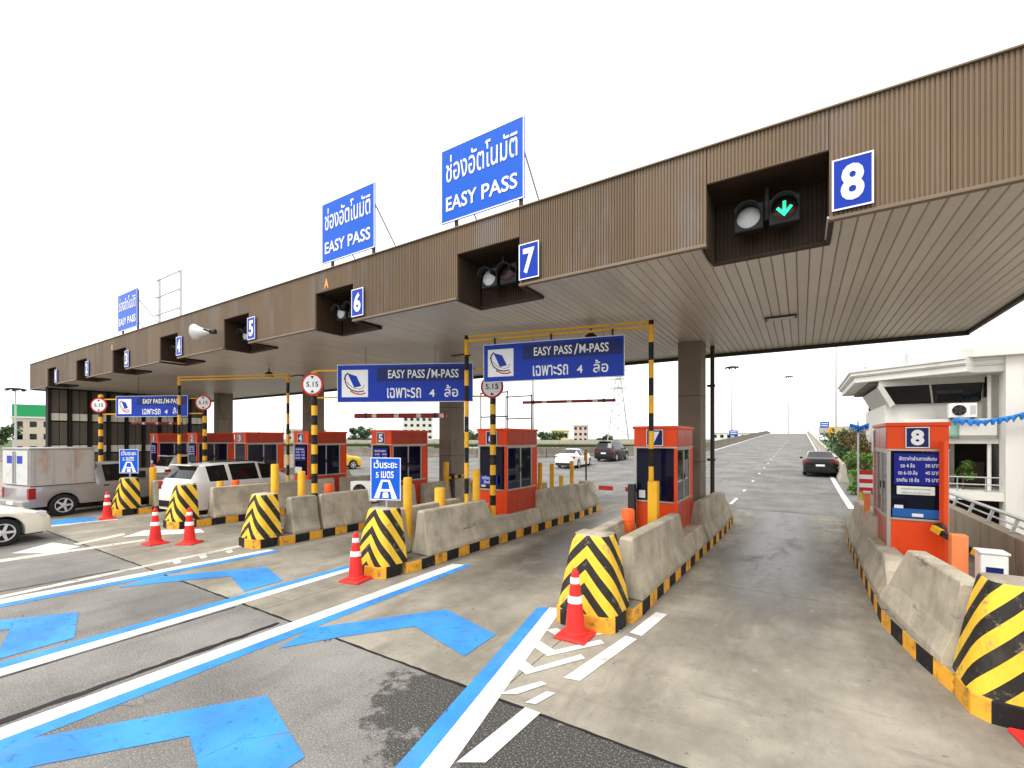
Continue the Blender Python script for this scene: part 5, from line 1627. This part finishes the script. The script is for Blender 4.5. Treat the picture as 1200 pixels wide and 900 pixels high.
bunting([(1.45, 20.0, 3.05), (1.75, 20.0, 2.95), (2.0, 20.0, 3.05)], 'small blue cloth bundle left of the roof of booth eight')
t = thing('bunting_pole', 'slim pole holding the blue cloth behind booth eight', 'post', (1.7, 20.1, 0))
part(t, 'pole', MB().cyl((0, 0, -0.5), (0, 0, 3.1), 0.03, n=10), 'galvanised')
part(t, 'cap', MB().lathe([(0.04, 0), (0.03, 0.03)], 10, (0, 0, 3.1)), 'galvanised')
t = thing('hanging_towel', 'pale green cloth hanging from the control building balcony', 'cloth', (5.15, 24.68, 3.3))
rg_ = [[(-0.14 + 0.03 * math.sin(k * 1.3), -0.01 - 0.012 * math.sin(k), 0.02 - k * 0.16), (0.0, -0.03, 0.02 - k * 0.16), (0.14 + 0.02 * math.cos(k), -0.01 + 0.012 * math.sin(k * 2), 0.02 - k * 0.16)] for k in range(6)]
simple('towel_green', (0.25, 0.42, 0.33), 0.9)
o = part(t, 'cloth', MB().loft(rg_, closed=False, caps=False), 'towel_green', 60)
o.modifiers.new('solid', 'SOLIDIFY').thickness = 0.01
part(t, 'peg', MB().box(-0.02, 0.02, -0.03, 0.0, 0.0, 0.05), 'trunk')

# ------------------------------------------------------------------ vegetation
def leaves(mb, c, rad, n, size, squash=0.8):
    for _ in range(n):
        d = Vector((random.gauss(0, 1), random.gauss(0, 1), random.gauss(0, 1))).normalized() * (random.random() ** 0.45)
        p_ = Vector((c[0] + d.x * rad, c[1] + d.y * rad, c[2] + d.z * rad * squash))
        nrm = Vector((random.gauss(0, 1), random.gauss(0, 1), random.gauss(0.5, 1))).normalized()
        a = nrm.orthogonal().normalized()
        a.rotate(Matrix.Rotation(random.uniform(0, 6.28), 3, nrm))
        b = nrm.cross(a)
        s_ = size * random.uniform(0.6, 1.3)
        mb.add([p_ - a * s_, p_ - b * s_ * 0.45, p_ + a * s_, p_ + b * s_ * 0.45], [(0, 1, 2, 3)])
def plant(name, label, cat, loc, clumps, size, mat, n=160, trunk=None, group=None):
    t = thing(name, label, cat, loc, 0, group)
    mb = MB()
    for (x, y, z, r_) in clumps:
        leaves(mb, (x, y, z), r_, n, size)
    me = bpy.data.meshes.new('crown')
    me.from_pydata(mb.v, [], mb.f)
    me.materials.append(MATS[mat])
    link('crown', me, t)
    tb = MB()
    h = trunk or max(0.3, min(c_[2] for c_ in clumps))
    tr = 0.03 + h * 0.02
    tb.cyl((0, 0, -0.3), (0, 0, h), tr, tr * 0.7, n=8)
    for (x, y, z, r_) in clumps[:6]:
        tb.cyl((0, 0, h * 0.85), (x * 0.8, y * 0.8, z), tr * 0.55, tr * 0.15, n=6, cap=False)
    part(t, 'trunk', tb, 'trunk', 50)
    return t
random.seed(11)
def clump(n_, r_, h0, h1, cr):
    return [(random.uniform(-r_, r_), random.uniform(-r_, r_), random.uniform(h0, h1), cr * random.uniform(0.7, 1.2)) for _ in range(n_)]
plant('shrub', 'bright green leafy shrub beside the black sedan', 'shrub', (2.35, 25.0, 0.0), clump(18, 0.5, 0.2, 1.75, 0.36), 0.06, 'leaf_bright', 260)
plant('shrub', 'reddish-green shrub below the far overpass', 'shrub', (3.0, 31.5, 0.3), clump(16, 0.8, 0.3, 2.4, 0.5), 0.08, 'leaf_rust', 200)
plant('shrub', 'dark green shrub behind the road sign at right', 'shrub', (3.2, 42, 0.5), clump(14, 1.3, 0.4, 2.4, 0.8), 0.12, 'leaf_dark', 150)
plant('potted_plant', 'potted plant on the terrace of the control building', 'plant', (5.6, 25.6, 0.42), clump(6, 0.28, 0.5, 1.1, 0.22), 0.06, 'leaf_bright', 90)
plant('potted_plant', 'dark bushy potted plant inside the shaded terrace', 'plant', (4.6, 25.9, 0.42), clump(8, 0.4, 0.3, 0.9, 0.3), 0.06, 'leaf_dark', 90)
TR = [(-64, 122, 3, 6, 'dark green tree left of the yellow house'), (-118, 96, 3, 8, 'rounded tree seen between booths four and five'), (-99, 100, 2.5, 6, 'low tree right of booth four far behind'),
      (-92, 120, 3, 7, 'far tree left of the column behind booth five'), (-78, 118, 3, 6, 'far tree right of the column behind booth five'), (-57, 150, 2, 5, 'small far tree below the pylon'),
      (-145, 23, 3, 7, 'dark tree at the left picture edge'), (-168, 36, 3, 7, 'tree beside the green-topped building'), (9, 60, 3, 5, 'tree under the far overpass'), (14, 90, 4, 6, 'tall tree behind the far overpass')]
for x, y, r_, h, lb in TR:
    cl = [(random.uniform(-r_, r_), random.uniform(-r_, r_), h * random.uniform(0.45, 0.95), r_ * random.uniform(0.35, 0.6)) for _ in range(12)]
    plant('broadleaf_tree', lb, 'tree', (x, y, -1.6), cl, 0.4, 'leaf_dark', 130, h * 0.5, 'trees in the distance')

# ------------------------------------------------------------------ distance: masts, pylon, viaduct, buildings, road signs
def mast(x, y, z0, z1, r_, label, head='ring'):
    t = thing('lamp_mast', label, 'lamp post', (x, y, z0))
    h = z1 - z0
    part(t, 'pole', MB().cyl((0, 0, 0), (0, 0, h), r_, r_ * 0.55, n=12), 'galvanised', 40)
    if head == 'ring':
        part(t, 'crown_ring', MB().lathe([(r_ * 6, -0.25), (r_ * 6.5, -0.1), (r_ * 4, 0.0)], 16, (0, 0, h)), 'dark_metal')
        for k in range(6):
            an = k * math.pi / 3
            part(t, 'floodlight', MB().box(r_ * 6 * math.cos(an) - 0.2, r_ * 6 * math.cos(an) + 0.2, r_ * 6 * math.sin(an) - 0.2, r_ * 6 * math.sin(an) + 0.2, h - 0.5, h - 0.26), 'dark_metal')
    elif head == 'arm':
        part(t, 'arm', MB().cyl((0, 0, h - 0.1), (-1.4, -0.3, h + 0.15), 0.05, 0.035, n=8), 'galvanised')
        part(t, 'lamp_head', MB().box(-2.0, -1.35, -0.4, -0.2, h + 0.1, h + 0.2), 'dark_metal', bevel=0.03)
    return t
mast(-14.1, 121, 2.2, 19.9, 0.22, 'tall light mast beyond the road left of the crest')
mast(-4.0, 200, 3.0, 26, 0.22, 'light mast standing at the crest of the road')
mast(2.7, 51, 0.0, 13.5, 0.10, 'slim pole rising right of the road beyond booth eight', 'none')
mast(-29.9, 52, 0.0, 11.5, 0.26, 'thick pale pole behind booth six', 'none')
mast(-116.8, 20.5, -1.6, 11.4, 0.2, 'light mast at the far left edge')
mast(-90.7, 49, -1.6, 11.3, 0.12, 'first slim mast above booth three', 'arm')
mast(-86.5, 51.5, -1.6, 11.8, 0.12, 'second slim mast above booth three', 'ring')
mast(-56, 132, -1.6, 17, 0.16, 'slim mast right of the far apartment block', 'none')
mast(-9.6, 205, 2.0, 11.5, 0.12, 'short mast on the left parapet near the crest', 'none')

t = thing('power_pylon', 'pale lattice power pylon behind booth seven', 'pylon', (-50.8, 145, -1.6), R(20))
H_ = 27.0
lv = [0, 5, 9.5, 13.5, 17, 20, 22.5, 25, 27]
def hw_(z):
    return 3.4 * (1 - z / H_) + 0.45
mb = MB()
for sx in (-1, 1):
    for sy in (-1, 1):
        mb.cyl((sx * hw_(0), sy * hw_(0), 0), (sx * hw_(H_), sy * hw_(H_), H_), 0.17, n=5)
part(t, 'legs', mb, 'galvanised')
mb = MB()
for a, b in zip(lv, lv[1:]):
    for s_ in (-1, 1):
        for q in (-1, 1):
            mb.cyl((-q * hw_(a), s_ * hw_(a), a), (q * hw_(b), s_ * hw_(b), b), 0.09, n=4)
            mb.cyl((s_ * hw_(a), -q * hw_(a), a), (s_ * hw_(b), q * hw_(b), b), 0.09, n=4)
part(t, 'bracing', mb, 'galvanised')['kind'] = 'stuff'
for z in (20.5, 23.5, 26.4):
    part(t, 'cross_arm', MB().loft([[(-4, 0, z), (-4, 0.05, z), (-4, 0.05, z + 0.1), (-4, 0, z + 0.1)], [(0, -0.5, z), (0, 0.5, z), (0, 0.5, z + 0.7), (0, -0.5, z + 0.7)], [(4, 0, z), (4, 0.05, z), (4, 0.05, z + 0.1), (4, 0, z + 0.1)]]), 'galvanised')

def viaduct(a, b, z, label, npier, hgt=1.0, wd=8):
    L = math.hypot(b[0] - a[0], b[1] - a[1])
    t = thing('viaduct', label, 'bridge', (a[0], a[1], 0), dirang(a, b))
    part(t, 'deck', MB().loft([[(x, -wd / 2, z + hgt * 0.55), (x, -wd / 2 + 1.5, z + hgt * 0.2), (x, -wd / 4, z), (x, wd / 4, z), (x, wd / 2 - 1.5, z + hgt * 0.2), (x, wd / 2, z + hgt * 0.55), (x, wd / 2, z + hgt * 0.7), (x, -wd / 2, z + hgt * 0.7)] for x in (0, L)]), 'parapet')
    for s_ in (-1, 1):
        part(t, 'parapet', MB().box(0, L, s_ * (wd / 2) - 0.12, s_ * (wd / 2) + 0.12, z + hgt * 0.702, z + hgt * 0.7 + 0.9), 'parapet')
    for k in range(npier):
        x = L * (k + 0.5) / npier
        part(t, 'pier', MB().loft([[(x - 0.6, -0.9, -1.7), (x + 0.6, -0.9, -1.7), (x + 0.6, 0.9, -1.7), (x - 0.6, 0.9, -1.7)], [(x - 0.6, -0.9, z - 0.9), (x + 0.6, -0.9, z - 0.9), (x + 0.6, 0.9, z - 0.9), (x - 0.6, 0.9, z - 0.9)], [(x - 0.8, -2.2, z - 0.002), (x + 0.8, -2.2, z - 0.002), (x + 0.8, 2.2, z - 0.002), (x - 0.8, 2.2, z - 0.002)]]), 'parapet')
viaduct((-130, 78), (-20, 118), 0.3, 'long low beige viaduct across the background left of booth seven', 6, 1.3)
viaduct((5.2, 88), (40, 60), 2.5, 'curved-looking beige overpass beyond the shrubs at right', 2, 1.3, 9)

def far_block(x, y, w, d, h, rz, mat, label, nx, nz, name='far_building', z0=-1.6, cat='building', top=None, roof='building_white'):
    t = thing(name, label, cat, (x, y, z0), rz)
    part(t, 'wall', MB().box(-w / 2, w / 2, 0, d, 0, h), mat)
    part(t, 'roof', MB().box(-w / 2 - 0.3, w / 2 + 0.3, -0.3, d + 0.3, h + 0.003, h + 0.4), roof)
    ww, wh = w / nx * 0.5, h / nz * 0.45
    me = MB().box(-ww / 2, ww / 2, -0.06, -0.01, 0, wh).mesh('window', 'window_dark')
    for i in range(nx):
        for j in range(nz):
            link('window', me, t, (-w / 2 + w * (i + 0.5) / nx, 0, h * (j + 0.3) / nz))
    if top:
        part(t, 'billboard', MB().box(-w / 2, w / 2, -0.2, 0.0, h + 0.41, h + 0.41 + top), 'green_board')
    return t
far_block(-157, 30.5, 7, 8, 9.0, R(75), 'building_cream', 'cream building with a green board on top at far left', 3, 3, top=2.9)
far_block(-71.5, 144, 6, 6, 6.8, R(26), 'building_yellow', 'small yellow house far behind booth six', 3, 2, roof='building_yellow')
far_block(-78, 176, 6, 7, 9.5, R(24), 'building_pink', 'pinkish apartment block left of the pylon', 3, 4)
far_block(-175, 180, 16, 10, 16, R(44), 'building_white', 'pale apartment block above the roof of booth five', 5, 5)
far_block(-230, 150, 20, 10, 9, R(55), 'building_cream', 'long pale building seen between booths four and five', 6, 3)
far_block(-190, 60, 14, 10, 6, R(70), 'building_cream', 'low pale building behind booth three', 5, 2)
far_block(-118, 150, 14, 8, 6, R(38), 'building_white', 'low white building behind the column of booth five', 5, 2)
far_block(-30, 260, 20, 10, 7, R(8), 'building_white', 'low white warehouse far behind the left parapet', 6, 2)

def road_sign(x, y, z, w, h, mat, label, zbase, diamond=False):
    t = thing('road_sign', label, 'sign', (x, y, zbase), R(10))
    part(t, 'post', MB().cyl((0, 0.06, 0), (0, 0.06, z - zbase), 0.05, n=8), 'galvanised')
    if diamond:
        part(t, 'panel', MB().prism([(-w / 2, -h / 2), (w / 2, -h / 2), (w / 2, h / 2), (-w / 2, h / 2)], 0, 0.02), mat, loc=(0, 0, z - zbase), rot=(R(90), 0, 0))
        part(t, 'chevron_mark', MB().prism([(-0.3 * w, -0.35 * h), (-0.1 * w, -0.35 * h), (0.25 * w, 0), (-0.1 * w, 0.35 * h), (-0.3 * w, 0.35 * h), (0.05 * w, 0)], 0, 0.01), 'black', loc=(0, -0.025, z - zbase), rot=(R(90), 0, 0))
    else:
        part(t, 'panel', MB().box(-w / 2, w / 2, -0.02, 0.02, z - zbase - h / 2, z - zbase + h / 2), mat)
        mb = MB()
        for k in range(2):
            mb.box(-w * 0.36, w * 0.36, -0.028, -0.022, z - zbase + h * (0.14 - 0.34 * k), z - zbase + h * (0.26 - 0.34 * k))
        part(t, 'text_strip', mb, 'letter_white')
road_sign(2.7, 54, 3.1, 0.9, 1.1, 'warning_orange', 'orange chevron warning sign beyond the right parapet', 0.0, True)
road_sign(1.0 + 1.6, 72, 4.3, 1.0, 0.8, 'road_sign_blue', 'small blue road sign at the right parapet near the crest', 0.8)
road_sign(-10.8, 95, 3.6, 1.5, 0.95, 'road_sign_blue', 'blue road sign behind the left parapet near the crest', 0.8)
# striped board and orange post behind booth eight
t = thing('striped_board', 'small red and white striped board left of booth eight', 'sign', (1.62, 16.2, KZ - 0.2))
for z, mt in ((1.0, 'red_paint'), (1.12, 'letter_white'), (1.24, 'red_paint'), (1.36, 'letter_white'), (1.48, 'red_paint')):
    part(t, 'stripe_board', MB().box(-0.22, 0.22, 0, 0.03, z, z + 0.118), mt)
for sx in (-0.18, 0.18):
    part(t, 'leg', MB().box(sx - 0.03, sx + 0.03, 0.032, 0.07, 0, 1.6), 'bollard_yellow')
t = thing('orange_post', 'slim orange post left of booth eight behind the barrier', 'post', (1.12, 11.55, KZ))
part(t, 'post', MB().box(-0.05, 0.05, -0.05, 0.05, 0, 1.2), 'peach', bevel=0.01)
part(t, 'cap', MB().box(-0.06, 0.06, -0.06, 0.06, 1.2, 1.24), 'white_paint')
